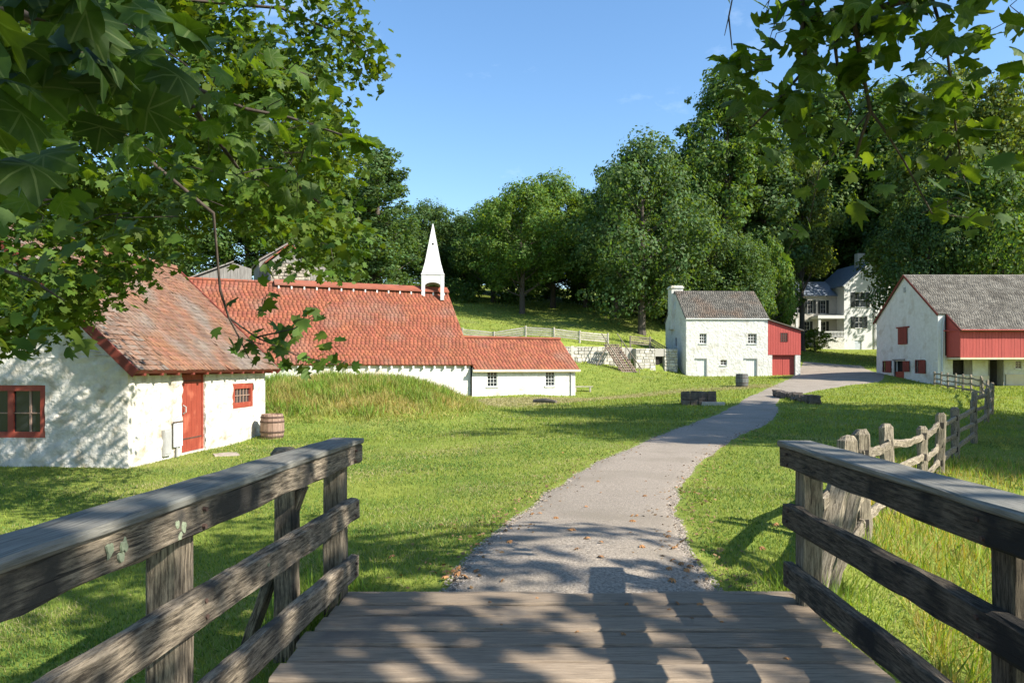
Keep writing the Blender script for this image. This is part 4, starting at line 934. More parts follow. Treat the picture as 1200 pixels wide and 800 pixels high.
# outrigger post and knee brace on the left
board('post', PL(.62, .30, -.45), PL(.62, .30, 1.0), .15, .13, M['rail'], fbz, up=(0, 1, 0), n=8, j=.006, ch=.012)
board('brace', PL(.5, .62, -.25), PL(.58, .22, .82), .13, .06, M['rail'], fbz, n=8, j=.006, up=(0, 1, 0))
b = MB(); b.lathe([(.001, 0), (.075, .0), (.09, .05), (.06, .085), (.001, .09)], 10); kb = obj('post_knob', b, M['rail'], fbz, smooth=True); kb.location = PL(.66, .30, 1.0)
for (t, z, r_) in ((2.86, .99, .035), (2.78, .985, .03), (2.80, .95, .028), (2.45, .985, .026), (2.40, .965, .03), (2.43, .935, .024), (1.6, .6, .012), (1.1, .6, .014), (3.0, .58, .015)):
    b = MB(); pts = []; r2 = random.Random(int(t*100 + z*1000)); o = PL(t, -.009, z)
    for k in range(11): a = 2*math.pi*k/11; q = r_*r2.uniform(.55, 1.2); pts.append((math.cos(a)*q, math.sin(a)*q))
    vs = [PL(t + x*.6, -.0065, z + y*.8) for x, y in pts]; vs2 = [PL(t + x*.66, .0, z + y*.88) for x, y in pts]
    b.add(vs + vs2, [tuple(range(11))] + [(i, (i+1) % 11, (i+1) % 11 + 11, i + 11) for i in range(11)]); obj('lichen_patch', b, M['lichen'], fbz)

# ------------------------------------------------------------------ split-rail fence from the bridge to the barn
def split_fence():
    pts = [(3.70, 7.65, 1.22, 3), (5.2, 10.0, 1.24, 3), (7.25, 12.8, 1.12, 3), (8.35, 14.2, 1.2, 3), (10.4, 17.0, 1.2, 3), (13.0, 20.4, 1.25, 3), (15.3, 24.0, 1.25, 3), (17.6, 26.9, 1.25, 3), (20.1, 30.4, 1.3, 3), (22.6, 34.2, 1.25, 3), (25.0, 38.2, 1.25, 3), (27.4, 42.2, 1.25, 3), (29.7, 46, 1.25, 3), (30.9, 48.8, 1.25, 3), (32.0, 51.5, 1.25, 3), (33.2, 54.3, 1.25, 3), (34.4, 57.2, 1.25, 3), (35.6, 60.2, 1.25, 3), (36.8, 63.2, 1.25, 3)]
    t = thing('split_rail_fence', 'long curving split rail fence of rough grey posts from bridge to barn', 'fence', (3.7, 7.65, h(3.7, 7.65)))
    o = Vector(t.location); P = []
    for x, y, hh, r_ in pts:
        p = Vector((x, y, h(x, y))) - o; P.append((p, hh))
        lean = Vector((random.uniform(-.05, .05), random.uniform(-.05, .05), 0))
        d = Vector((random.uniform(-.2, .2), 1, 0))
        po = board('post', p - Vector((0, 0, .3)), p + lean + Vector((0, 0, hh)), .18 if y < 30 else .15, .105, M['fence'], t, up=(1, random.uniform(-.3, .3), 0), n=9, j=.011, ch=.03, top=True)
        if y < 24:
            for z in (.95, .58, .22):
                b = MB(); b.box(hh*0 + .3 + z - .06, .3 + z + .06, -.0555, .0555, -.04, .04); obj('mortise', b, M['dark'], po)
    for (a, ha), (c, hc) in zip(P, P[1:]):
        for z in (.95, .58, .22):
            d = (c - a).normalized()*.12; w = random.uniform(.10, .15)
            board('rail', a - d + Vector((0, 0, z*ha/1.2 + random.uniform(-.05, .05))), c + d + Vector((0, 0, z*hc/1.2 + random.uniform(-.05, .05))), w, .06, M['fence'], t, n=9, j=.013, ch=.022, warp=random.uniform(-.05, .03))
    # first bay down to the bridge
    a = Vector((2.45, 5.75, h(2.45, 5.75))) - o; c = P[0][0]
    for z in (.86, .5, .16):
        board('rail', a + Vector((0, 0, z - .12)), c + Vector((0, 0, z + .05)), .13, .06, M['fence'], t, n=9, j=.012, ch=.022, warp=random.uniform(-.05, .03))
    # second post of the first pair
    p = Vector((3.42, 7.45, h(3.42, 7.45))) - o
    board('post', p - Vector((0, 0, .3)), p + Vector((.03, 0, 1.15)), .2, .12, M['fence'], t, up=(1, .2, 0), n=9, j=.014, ch=.03, top=True)
split_fence()
lp = thing('leaning_post', 'thick grey mortised post leaning against the bridge end', 'fence post', (2.30, 5.62, h(2.3, 5.62)))
tp = Vector((.46, .42, .98))
po = board('post', (0, 0, -.12), tp, .17, .11, M['fence'], lp, up=(1, -.3, 0), n=9, j=.010, ch=.025)
for z in (.36, .7, .98):
    b = MB(); b.tube([(z - .06, 0, 0), (z + .06, 0, 0)], .035, 8); b.v = [(x, y*1.6, zz) for x, y, zz in b.v]; obj('mortise', b, M['dark'], po)
lp2 = thing('leaning_rail', 'rough split rail propped beside the leaning mortised post', 'fence rail', (2.55, 5.85, h(2.55, 5.85)))
board('rail', (0, 0, -.1), (.42, .4, .86), .11, .06, M['fence'], lp2, up=(1, 0, 0), n=9, j=.014, ch=.025)

# ------------------------------------------------------------------ trees
def foliage(centers, radii, n, size, seed, flat=.8, up=.35):
    """Many small leaf-sized faces spread through overlapping clumps."""
    r2 = np.random.default_rng(seed); centers = np.asarray(centers, float); radii = np.asarray(radii, float)
    pk = radii**2; k = r2.choice(len(centers), n, p=pk/pk.sum())
    d = r2.normal(size=(n, 3)); d /= np.linalg.norm(d, axis=1)[:, None]
    rr = radii[k]*(r2.uniform(.25, 1.0, n)**.45)*(1 + .12*r2.normal(size=n))
    p = centers[k] + d*rr[:, None]*np.array([1, 1, flat])
    nrm = d*1.2 + r2.normal(size=(n, 3))*.55 + np.array([0, 0, up]); nrm /= np.linalg.norm(nrm, axis=1)[:, None]
    a = np.cross(nrm, r2.normal(size=(n, 3))); a /= np.linalg.norm(a, axis=1)[:, None]; b_ = np.cross(nrm, a)
    s_ = size*r2.uniform(.55, 1.35, n)[:, None]
    q = np.stack([p - a*s_*.5, p + b_*s_*.34 + nrm*s_*.06, p + a*s_*.55, p - b_*s_*.34 + nrm*s_*.06], 1)
    return q.reshape(-1, 3), np.arange(4*n).reshape(-1, 4)
def tree_proto(seed, hgt, rad, base, nb, nleaf, size, shape, m):
    r2 = random.Random(seed); tb = MB(); C_, Rd = [], []
    bend = [Vector((r2.uniform(-.3, .3), r2.uniform(-.3, .3), 0)) for _ in range(6)]
    tp = lambda f: Vector((0, 0, hgt*.93*f)) + bend[int(f*5)]*f*1.5
    r0 = hgt*.018 + .06
    tb.tube([tp(f) + Vector((0, 0, -.6 if f == 0 else 0)) for f in (0, .03, .2, .4, .6, .8, 1)], [r0*1.5, r0*1.1, r0*.9, r0*.72, r0*.5, r0*.28, r0*.08], 8)
    for i in range(nb):
        f = base + (1 - base)*((i + .5)/nb)**.9; t = (f - base)/(1 - base)
        if shape == 'round': prof = math.sin(math.pi*min(1, .12 + t*.88))**.6
        elif shape == 'tall': prof = (math.sin(math.pi*min(1, .18 + t*.82))**.7)*(.75 + .25*r2.random())
        else: prof = (1 - t)**.75 + .06
        a = i*2.4 + r2.uniform(-.5, .5); rr = rad*prof*r2.uniform(.4, 1.12)
        c = tp(min(f, .98)) + Vector((math.cos(a)*rr, math.sin(a)*rr, r2.uniform(-.4, .8)))
        C_.append(c); Rd.append(rad*r2.choice((.2, .26, .32, .44))*r2.uniform(.9, 1.1))
        s0 = tp(max(base*.7, f - .16)); tb.tube([s0, s0.lerp(c, .5) + Vector((0, 0, -.3)), c], [r0*.32*(1.1 - t), r0*.2*(1.1 - t), .03], 5)
        for _k in range(2): 
            dv = Vector((r2.gauss(0, 1), r2.gauss(0, 1), r2.gauss(.25, .7))).normalized(); C_.append(c + dv*Rd[-1 - _k]*r2.uniform(.85, 1.35)); Rd.append(rad*r2.uniform(.07, .15))
        if r2.random() < .5:
            C_.append(c + Vector((r2.uniform(-1, 1), r2.uniform(-1, 1), r2.uniform(-.7, .9)))*rad*.32); Rd.append(rad*r2.uniform(.14, .24))
    v, f = foliage(C_, Rd, nleaf, size, seed)
    cm = fast('crown', v, f); cm.materials.append(m); tm = tb.mesh('trunk'); tm.materials.append(M['bark'])
    return tm, cm, hgt
PROTO = {
 'oak': tree_proto(1, 20, 7.0, .2, 46, 24000, .42, 'round', M['oak']),
 'oak2': tree_proto(2, 22, 7.4, .16, 50, 24000, .43, 'round', M['blue']),
 'light': tree_proto(3, 20, 6.4, .2, 44, 23000, .40, 'round', M['light']),
 'tall': tree_proto(4, 32, 6.6, .16, 60, 26000, .46, 'tall', M['oak']),
 'tall2': tree_proto(5, 34, 7.2, .12, 60, 26000, .46, 'tall', M['olive']),
 'tallblue': tree_proto(6, 30, 5.6, .10, 56, 24000, .46, 'tall', M['blue']),
 'high': tree_proto(9, 27, 6.0, .44, 40, 20000, .44, 'round', M['olive']),
 'young': tree_proto(8, 9, 3.6, .08, 30, 8000, .34, 'round', M['light']),
}
def tree(px, topy, Y, kind, label, width=None, group=None, rot=None, name='tree', sinkx=0):
    tm, cm, hh = PROTO[kind]; x = (px - 600)*Y/FPX; zb = h(x, Y); zt = CAMZ - (topy - HOR)*Y/FPX
    s_ = (zt - zb)/hh
    t = thing(name, label, 'tree', (x, Y, zb), rot if rot is not None else random.uniform(0, 6.28), group)
    o = link('trunk', tm, None, t); c = link('crown', cm, None, t, 'stuff')
    r0 = {'oak': 7.6, 'oak2': 8, 'light': 7, 'tall': 7.2, 'tall2': 7.8, 'tallblue': 6.2, 'young': 4, 'high': 6.6}[kind]
    sw = s_ if width is None else (width*Y/FPX/2)/r0
    t.scale = (sw*1.14, sw*1.14, s_)
    return t
tree(441, 168, 96, 'tallblue', 'tall dark bluish tree rising behind the red roof left of the spire', 100)
tree(392, 205, 102, 'tall', 'dark tree behind the grey plank shed, partly hidden by sycamore leaves', 100)
tree(505, 238, 140, 'oak2', 'hazy distant tree whose top rises right behind the spire', 85)
tree(543, 250, 136, 'tallblue', 'narrow dark tree between the spire and the bright green lawn trees', 60)
tree(578, 236, 128, 'oak', 'mid green tree just left of the tall light green lawn tree', 80)
tree(612, 214, 112, 'light', 'light green shade tree standing forward on the hillside lawn', 92)
tree(648, 204, 122, 'light', 'second light green lawn tree, its trunk farther back on the slope', 90)
tree(686, 226, 126, 'oak', 'rounded green tree behind the gap beside the big dark tree', 75)
tree(752, 163, 101, 'oak2', 'big dark spreading tree with its trunk above the log stair', 132)
tree(722, 195, 112, 'tall', 'tall leafy tree behind the big dark spreading tree', 80)
tree(806, 172, 116, 'oak', 'dark tree above the ridge of the grey roofed white house', 90)
tree(851, 78, 116, 'tall', 'very tall open crowned tree above the white house lean-to', 120)
tree(896, 120, 118, 'tallblue', 'tall shaded tree between the white house and the mansion', 100)
tree(966, 92, 152, 'tall', 'tall dark tree rising behind the mansion wing', 120)
tree(940, 178, 121, 'high', 'high crowned tree whose boughs hang over the mansion wing roof', 70)
tree(1037, 96, 148, 'tall', 'tall tree standing behind the mansion gable', 130)
tree(1112, 66, 108, 'tall2', 'great sunlit olive green tree rising behind the barn roof', 150)
tree(1182, 78, 104, 'tall2', 'sunlit tree behind the barn at the frame edge', 120, rot=2.2)
tree(1240, 60, 124, 'tall', 'dark tree beyond the far end of the barn roof', 130)
tree(1160, 190, 96, 'oak', 'lower round tree close behind the barn ridge', 130)
tree(1088, 220, 100, 'oak2', 'dark round tree touching the barn gable peak', 90)
tree(905, 285, 108, 'young', 'small light leaved tree between the lean-to and the mansion', 48)
tree(876, 284, 105, 'oak', 'dark bushy tree behind the red lean-to roof', 62)
tree(838, 262, 107, 'oak2', 'dark thick tree directly behind the white house roof', 90)
tree(955, 386, 122, 'young', 'dark shrub before the mansion porch steps', 34, name='shrub')
tree(748, 356, 118, 'young', 'pale rounded bush at the upper edge of the lawn', 26, name='bush')
for i, (px, ty, Y, k) in enumerate([(470, 262, 160, 'oak'), (530, 268, 158, 'oak2'), (560, 262, 152, 'oak'), (600, 250, 150, 'oak2'), (640, 240, 150, 'oak'), (676, 250, 150, 'tallblue'), (705, 246, 140, 'oak'), (740, 230, 140, 'oak2'), (780, 215, 135, 'oak'),
                                     (820, 190, 130, 'oak2'), (870, 160, 135, 'oak'), (910, 190, 140, 'oak2'), (945, 170, 150, 'oak'), (1000, 180, 160, 'oak2'), (1060, 150, 150, 'oak'), (1088, 176, 131, 'oak2'), (1135, 140, 140, 'oak'), (1200, 150, 140, 'oak2'),
                                     (1270, 150, 130, 'oak'), (350, 225, 120, 'oak2'), (290, 215, 115, 'oak'), (220, 205, 112, 'oak2'), (150, 200, 112, 'oak'), (70, 200, 110, 'oak2'), (-20, 190, 110, 'oak'), (420, 245, 130, 'oak'), (-110, 190, 112, 'oak2')]):
    tree(px, ty, Y, k, 'green tree in the wood massed along the hillside behind', 110, group='trees massed in the wood on the hillside')
# understory so the wood reads dark between the trunks
r2 = np.random.default_rng(55); uc = []
for i in range(240):
    px = r2.uniform(380, 1260); Y = r2.uniform(122, 150); x = (px - 600)*Y/FPX
    if 925 < px < 1050 and Y < 142: Y = 146; x = (px-600)*Y/FPX
    if 600 < px < 770 and Y < 134: Y = 138; x = (px-600)*Y/FPX
    uc.append((x, Y, h(x, Y) + r2.uniform(.2, 3.0)))
v, f = foliage(uc, r2.uniform(1.4, 2.6, len(uc)), 26000, .5, 56)
link('undergrowth', fast('undergrowth', v, f), M['oak'], None, 'stuff')
# shade trees beside the stream: their shade falls across the lawn
def shade(x, y, hh, w, kind, label, rot):
    tm, cm, ph = PROTO[kind]; t = thing('tree', label, 'tree', (x, y, h(x, y)), rot); link('trunk', tm, None, t); link('crown', cm, None, t, 'stuff')
    t.scale = (w, w, hh/ph)
shade(27.0, 20.8, 21, 1.0, 'oak', 'stream side tree shading the lawn across the path', .4)
shade(25.0, 13.6, 19.5, .86, 'oak', 'smaller stream side tree nearest the bridge', 2.2)
shade(36.0, 15.5, 20, .8, 'oak2', 'tall tree beyond the stream shading the split rail fence', 1.4)

# ------------------------------------------------------------------ the two sycamores round the bridge
def lobed(nlobe=5, detail=True):
    """Outline of a sycamore leaf, unit size, stalk at the origin, tip along +Y."""
    tips = [(-118, .50), (-82, .86), (-44, .92), (0, 1.12), (44, .92), (82, .86), (118, .50)] if False else [(-92, .84), (-46, .98), (0, 1.10), (46, .98), (92, .84)]
    pts = []
    for i, (a, r_) in enumerate(tips):
        if detail:
            pts.append((a - 13, r_*.80)); pts.append((a - 7, r_*.86))
        pts.append((a, r_))
        if detail:
            pts.append((a + 7, r_*.86)); pts.append((a + 13, r_*.80))
        if i < len(tips) - 1: pts.append(((a + tips[i+1][0])/2, .68 if detail else .58))
    pts = [(-140, .50), (-118, .66)] + pts + [(118, .66), (140, .50)]
    return [(math.sin(R(a))*r_*.5, math.cos(R(a))*r_*.5 ) for a, r_ in pts]
def leaf_mesh(detail=True, droop=.12, bend=0.0, wave=0.0):
    o = lobed(detail=detail); n = len(o); zf = lambda x, y: -droop*(x*x + y*y)*2.2 + .10*abs(x) + bend*x*y + wave*math.sin(x*9 + 2*y)*(x*x + y*y)
    vs = [(0, 0, 0)]; fs = []
    if detail:
        vs += [(x*.5, y*.5, zf(x*.5, y*.5)) for x, y in o] + [(x, y, zf(x, y) + .02*math.sin(i*2.1)) for i, (x, y) in enumerate(o)]
        for i in range(1, n + 1):
            k = i % n + 1; fs += [(0, i, k), (i, n + i, n + k, k)]
    else:
        vs += [(x, y, zf(x, y)) for x, y in o]; fs = [(0, i, i % n + 1) for i in range(1, n + 1)]
    return vs, fs
LV_A = leaf_mesh(True); LV_B = leaf_mesh(False)
LEAFME = {}
for nm, mm in (('leafnear', M['leafnear']), ('leafob', M['leafob'])):
    for k, (dr_, be_, wa_) in enumerate(((.14, .1, .15), (.32, -.3, .25), (.05, .35, -.2), (.45, .15, .3))):
        vs, fs = leaf_mesh(True, dr_, be_, wa_)
        vs += [(-.006, -.01, 0), (.006, -.01, 0), (.008, -.28, -.06), (-.002, -.28, -.06)]; n_ = len(vs); fs.append((n_-4, n_-3, n_-2, n_-1))
        me = bpy.data.meshes.new('leaf'); me.from_pydata(vs, [], fs); me.update(); me.materials.append(mm)
        me.polygons.foreach_set('use_smooth', [True]*len(me.polygons)); LEAFME[nm, k] = me
def rot_rand(r2, face=0.3):
    """Leaf frame: blade mostly level or drooping, any heading."""
    nrm = Vector((r2.gauss(0, .55), r2.gauss(0, .55) - face, r2.uniform(.25, 1))).normalized()
    t = Vector((r2.gauss(0, 1), r2.gauss(0, 1), r2.gauss(-.6, .5))); t = (t - nrm*t.dot(nrm)).normalized(); x = t.cross(nrm)
    return Matrix(((x.x, t.x, nrm.x), (x.y, t.y, nrm.y), (x.z, t.z, nrm.z)))
def sycamore(name, label, trunk_base, trunk_pts, limbs, clusters, far, seed):
    r2 = random.Random(seed); nr = np.random.default_rng(seed)
    t = thing(name, label, 'tree', trunk_base); o = Vector(trunk_base)
    b = MB(); b.tube([Vector(p) - o for p, r_ in trunk_pts], [r_ for p, r_ in trunk_pts], 10); obj('trunk', b, M['bark'], t, smooth=True)
    for pts, r0, r1 in limbs:
        b = MB(); n = len(pts); b.tube([Vector(p) - o for p in pts], [lin(r0, r1, i/(n-1)) for i in range(n)], 6); obj('branch', b, M['twig'], t, smooth=True)
    count = 0; JV, JF = [], []
    bv = np.array(LV_B[0]); bf = np.array(LV_B[1]); twigs = MB()
    def joined(p, s_, Rm):
        JF.append(bf + sum_n[0]); JV.append((bv*s_) @ np.array(Rm).T + np.array(p)); sum_n[0] += len(bv)
    sum_n = [0]
    for (c, rad, n, size, tw) in clusters:
        c = Vector(c) - o
        for i in range(n):
            d = Vector((r2.gauss(0, 1), r2.gauss(0, 1), r2.gauss(0, 1)))*.55
            p = c + Vector((d.x*rad[0], d.y*rad[1], d.z*rad[2])); s_ = size*r2.uniform(.65, 1.2); Rm = rot_rand(r2)
            if count < 300:
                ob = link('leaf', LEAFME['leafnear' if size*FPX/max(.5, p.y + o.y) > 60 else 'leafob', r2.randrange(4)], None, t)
                ob.matrix_local = Matrix.Translation(p) @ Rm.to_4x4() @ Matrix.Scale(s_, 4); count += 1
            else: joined(p, s_, Rm)
            if tw and r2.random() < tw:
                q = c.lerp(p, .35) + Vector((0, 0, .06)); twigs.tube([c + Vector((r2.gauss(0, .3)*rad[0], r2.gauss(0, .3)*rad[1], rad[2]*.3)), q, p], [.004, .003, .0015], 4, cap=False)
    for (c, rad, n, size) in far:
        c = np.array(c) - np.array(o)
        for i in range(n):
            p = c + nr.normal(size=3)*np.array(rad)*.55; joined(p, size*r2.uniform(.6, 1.25), rot_rand(r2, .15))
    if twigs.v: obj('twig', twigs, M['twig'], t, 'stuff')
    if JV: link('foliage', fast('foliage', np.concatenate(JV), np.concatenate(JF)), M['leaf'], t, 'stuff', smooth=True)
    return t
def Cc(px, py, Y, rx, ry, n, size, dy=.5, tw=.35, mul=1.9):
    k = Y/FPX; return (tuple(W3(px, py, Y)), (rx*k, dy, ry*k), int(n*mul), size*1.05, tw*.4)
# west tree: huge leaves close overhead, hanging boughs in front of the cottage
nearL = [Cc(40, 40, 1.6, 70, 60, 7, .22, .25, 0), Cc(125, 80, 1.8, 50, 35, 4, .20, .25, 0), Cc(190, 12, 1.9, 30, 20, 2, .22, .2, 0), Cc(10, 120, 1.7, 45, 60, 5, .20, .2, 0), Cc(70, -20, 1.6, 90, 30, 5, .22, .2, 0), Cc(130, 20, 2.6, 90, 50, 14, .19, .3, 0), Cc(40, 190, 2.6, 50, 60, 9, .17, .3, 0)]
midL = [Cc(300, 150, 5, 70, 50, 16, .19), Cc(350, 190, 5, 50, 35, 9, .19), Cc(425, 168, 4.6, 22, 10, 3, .22, .15), Cc(375, 155, 4.8, 22, 16, 4, .18, .2), Cc(335, 95, 5.2, 45, 22, 8, .2), Cc(240, 110, 4.5, 60, 50, 16, .17), Cc(200, 190, 4.5, 70, 50, 15, .17), Cc(290, 215, 5, 70, 30, 11, .18), Cc(120, 160, 3.6, 70, 60, 14, .16),
        Cc(60, 110, 3, 60, 60, 14, .17), Cc(160, 60, 3.2, 70, 40, 14, .16), Cc(60, 250, 4.5, 60, 50, 12, .17), Cc(140, 260, 5, 70, 40, 12, .17), Cc(240, 240, 5.5, 50, 22, 8, .17), Cc(20, 330, 4.6, 40, 40, 11, .17), Cc(25, 395, 4.6, 45, 25, 10, .18), Cc(318, 322, 6.4, 22, 12, 5, .16), Cc(385, 290, 6, 26, 18, 7, .16),
        Cc(294, 408, 7, 26, 16, 8, .16, .25, .6), Cc(333, 395, 7, 26, 16, 9, .17, .25, .6), Cc(355, 425, 7.2, 32, 14, 11, .16, .3, .6), Cc(385, 412, 7, 20, 20, 6, .16, .25, .6), Cc(308, 356, 6.6, 20, 7, 3, .17, .2, .4), Cc(368, 366, 6.4, 24, 12, 4, .17, .2, .5), Cc(398, 430, 7.2, 14, 6, 3, .15, .2, .6)]
poly = [(-60, -40), (300, -40), (310, 35), (350, 72), (392, 78), (398, 98), (378, 120), (405, 160), (412, 200), (428, 235), (425, 285), (400, 316), (350, 312), (335, 280), (262, 282), (235, 300), (205, 306), (160, 318), (118, 345), (75, 372), (50, 400), (-60, 425)]
farL = []; r3 = np.random.default_rng(12); pa = np.array(poly)
while len(farL) < 330:
    q = r3.uniform((-60, -40), (440, 430)); 
    if inpoly(np.array([q[0]]), np.array([q[1]]), poly)[0] and not (q[1] > 262 and 205 < q[0] < 345 and r3.random() < .85):
        Y = r3.uniform(8.2, 12.5); 
        if q[1] > 290 and q[0] < 140: Y = r3.uniform(7.5, 9.5)
        k = Y/FPX; farL.append((tuple(W3(q[0], q[1], Y)), (24*k, .8, 16*k), 88, .145))
for q, n in (((350, 30), 40), ((385, 15), 40), ((400, 45), 50), ((425, 40), 45), ((440, 70), 45), ((425, 85), 30), ((365, 5), 40), ((410, 5), 40), ((352, 45), 18), ((372, 60), 20), ((405, 70), 25), ((360, 85), 20), ((390, 110), 22), ((330, -5), 10)):
    Y = 9.0; k = Y/FPX; farL.append((tuple(W3(q[0], q[1], Y)), (20*k, .5, 15*k), int(n*1.6), .135))
LB = (-7.8, 3.2, h(-7.8, 3.2) - .1)
U = lambda px, py, Y: tuple(W3(px, py, Y))
limbsL = [([(-7.6, 3.4, 4.2), (-5.2, 3.6, 4.4), (-3.0, 4.2, 4.0), U(200, 92, 4.4), U(240, 145, 4.8), U(285, 205, 5.2)], .045, .010), ([U(200, 92, 4.4), U(290, 128, 4.7), U(340, 138, 4.8), U(400, 158, 4.7), U(425, 165, 4.6)], .014, .004),
          ([(-7.7, 3.3, 5.0), (-5.5, 6.5, 5.5), (-4.0, 9, 4.6), U(300, 180, 10), U(390, 250, 10.5)], .07, .015), ([(-5.5, 6.5, 5.5), (-5, 8.5, 6), U(330, 10, 9.2), U(410, 45, 9), U(440, 75, 9)], .03, .006),
          ([(-5.2, 3.6, 4.4), (-4.0, 5.5, 4.2), U(250, 250, 6.5), U(258, 340, 6.8), U(268, 372, 6.9), U(300, 395, 7), U(345, 415, 7.1), U(395, 428, 7.2)], .02, .004), ([U(268, 372, 6.9), U(280, 395, 6.95), U(292, 420, 7)], .012, .004), ([U(300, 395, 7), U(345, 385, 6.7), U(375, 365, 6.4)], .009, .003),
          ([(-7.6, 3.3, 3.6), (-6.5, 5, 3.4), U(-40, 300, 5.2), U(40, 330, 4.8), U(75, 352, 4.7)], .03, .005), ([(-7.6, 3.4, 4.2), (-4, 2.6, 3.8), U(-150, -30, 2.2), U(40, 20, 1.8), U(150, 30, 1.9)], .025, .004), ([(-7.7, 3.3, 5.0), (-8, 7, 5.5), (-7.5, 10, 4.4), U(100, 250, 10)], .06, .012)]
sycamore('sycamore_tree', 'near sycamore reaching its big lobed leaves over the cottage roof', LB, [((-7.8, 3.2, LB[2]), .52), ((-7.8, 3.2, .5), .42), ((-7.7, 3.3, 3.0), .36), ((-7.7, 3.3, 6), .28), ((-7.5, 3.4, 9.5), .12)], limbsL, nearL + midL, farL, 5)
# east tree: the drooping spray over the path, crown behind the viewer that dapples the deck
midR = [Cc(875, 85, 4.6, 40, 26, 14, .20), Cc(905, 120, 4.6, 40, 20, 12, .20), Cc(940, 90, 4.6, 30, 30, 10, .19), Cc(965, 30, 4.4, 30, 30, 13, .2), Cc(1000, 20, 4.4, 40, 25, 14, .2), Cc(1040, 15, 4.4, 40, 25, 14, .2), Cc(1000, 80, 4.5, 40, 26, 14, .21), Cc(1080, 22, 4.5, 35, 20, 12, .2), Cc(1125, 15, 4.5, 22, 18, 7, .19), Cc(1168, 38, 4.4, 24, 16, 7, .19),
        Cc(1080, 78, 4.5, 26, 15, 8, .2), Cc(1075, 125, 4.6, 32, 20, 10, .19), Cc(1110, 118, 4.6, 30, 22, 9, .19), Cc(1138, 105, 4.5, 14, 14, 4, .17), Cc(950, 165, 4.7, 32, 22, 11, .18), Cc(925, 150, 4.7, 18, 16, 5, .18), Cc(1055, 148, 4.7, 28, 16, 7, .18), Cc(1128, 160, 4.7, 18, 14, 5, .18), Cc(1090, 200, 4.8, 26, 16, 6, .18), Cc(1125, 215, 4.8, 26, 20, 8, .18), Cc(1150, 260, 4.8, 12, 12, 4, .17), Cc(1110, 245, 4.8, 20, 12, 4, .17),
        Cc(945, 268, 4.8, 20, 18, 4, .19), Cc(948, 220, 4.8, 12, 10, 3, .17), Cc(1010, 240, 4.8, 9, 6, 1, .17), Cc(912, 50, 4.6, 10, 8, 2, .16), Cc(925, 12, 4.5, 26, 12, 7, .16), Cc(905, 5, 4.5, 8, 6, 3, .13), Cc(1000, -40, 4.2, 120, 25, 26, .2), Cc(1150, -30, 4.2, 80, 25, 14, .2)]
limbsR = [([(7.8, -2.4, 5.2), (5.6, 1.5, 5.5), (3.6, 3.6, 5.0), U(1090, -10, 4.4), U(1000, 20, 4.4), U(978, 50, 4.5)], .06, .009), ([(3.6, 3.6, 5.0), U(1060, -60, 4.3), U(940, -10, 4.5), U(941, 45, 4.6), U(945, 80, 4.6), U(905, 125, 4.65), U(880, 150, 4.7)], .03, .004), ([U(978, 50, 4.5), U(985, 105, 4.6), U(998, 130, 4.65), U(990, 150, 4.7)], .012, .004), ([U(1000, 20, 4.4), U(1012, 90, 4.6), U(1020, 130, 4.7), U(1008, 165, 4.75), U(1003, 185, 4.8)], .016, .008), ([U(1020, 130, 4.7), U(1035, 150, 4.75), U(1060, 190, 4.8), U(1092, 250, 4.8), U(1135, 255, 4.8)], .010, .003), ([U(1090, -10, 4.4), U(1110, 60, 4.5), U(1120, 150, 4.7), U(1130, 210, 4.8)], .012, .004), ([U(940, -10, 4.5), U(862, -20, 4.5), U(854, 20, 4.6), U(858, 58, 4.6)], .010, .003), ([U(854, 20, 4.6), U(849, 42, 4.6)], .004, .002), ([U(930, -5, 4.5), U(912, 15, 4.55), U(900, 52, 4.6)], .006, .002), ([U(1020, 130, 4.7), U(960, 200, 4.75), U(948, 262, 4.8)], .006, .002)]
farR = []
r4 = np.random.default_rng(31)
def crown_blob(x, y, z, r_, n, size=.2): farR.append(((x, y, z), (r_, r_, r_*.8), n, size))
# crown built of separate sprays with gaps between
for i in range(120):
    while True:
        p = r4.uniform((3.0, -6.0, 4.6), (12.5, 5.2, 11.0)); q = (p - np.array([7.6, -1.0, 8.0]))/np.array([4.9, 5.8, 3.6])
        if (q*q).sum() < 1.0: break
    if p[1] > .6 and p[2] < 1.6 + 1.05*max(p[1], .3) * 1.25: p[2] += 2.2
    t_ = p[2]/sun_dir.z; gx_, gy_ = p[0] - sun_dir.x*t_, p[1] - sun_dir.y*t_
    if (.1 < gx_ < 2.4 and 2.6 < gy_ < 5.8 and r4.random() < .5) or (gy_ > 6.8 and gx_ > -1.2 and r4.random() < .8): continue
    crown_blob(*p, r4.uniform(.4, .8), 46, .27)
limbsR += [([(7.9, -2.6, 4.5), (8.6, -1.0, 7.5), (8.2, .8, 9.6)], .16, .03), ([(7.9, -2.6, 4.5), (6.6, .6, 7.0), (5.4, 2.6, 8.6), (4.4, 4.2, 9.4)], .14, .03), ([(7.9, -2.6, 4.5), (9.4, .3, 6.5), (10.6, 1.6, 7.8)], .14, .03), ([(7.9, -2.6, 4.5), (5.5, -3.4, 7.2), (3.8, -3.6, 8.4)], .13, .03)]
RB = (8.0, -3.0, h(8, -3) - .1)
sycamore('sycamore_tree', 'sycamore whose drooping lobed spray hangs over the path before the sky', RB, [((8, -3, RB[2]), .5), ((8, -3, .6), .4), ((7.9, -2.8, 3.0), .34), ((7.9, -2.6, 5.5), .26), ((7.7, -2.4, 9.5), .1)], limbsR, midR, farR, 9)

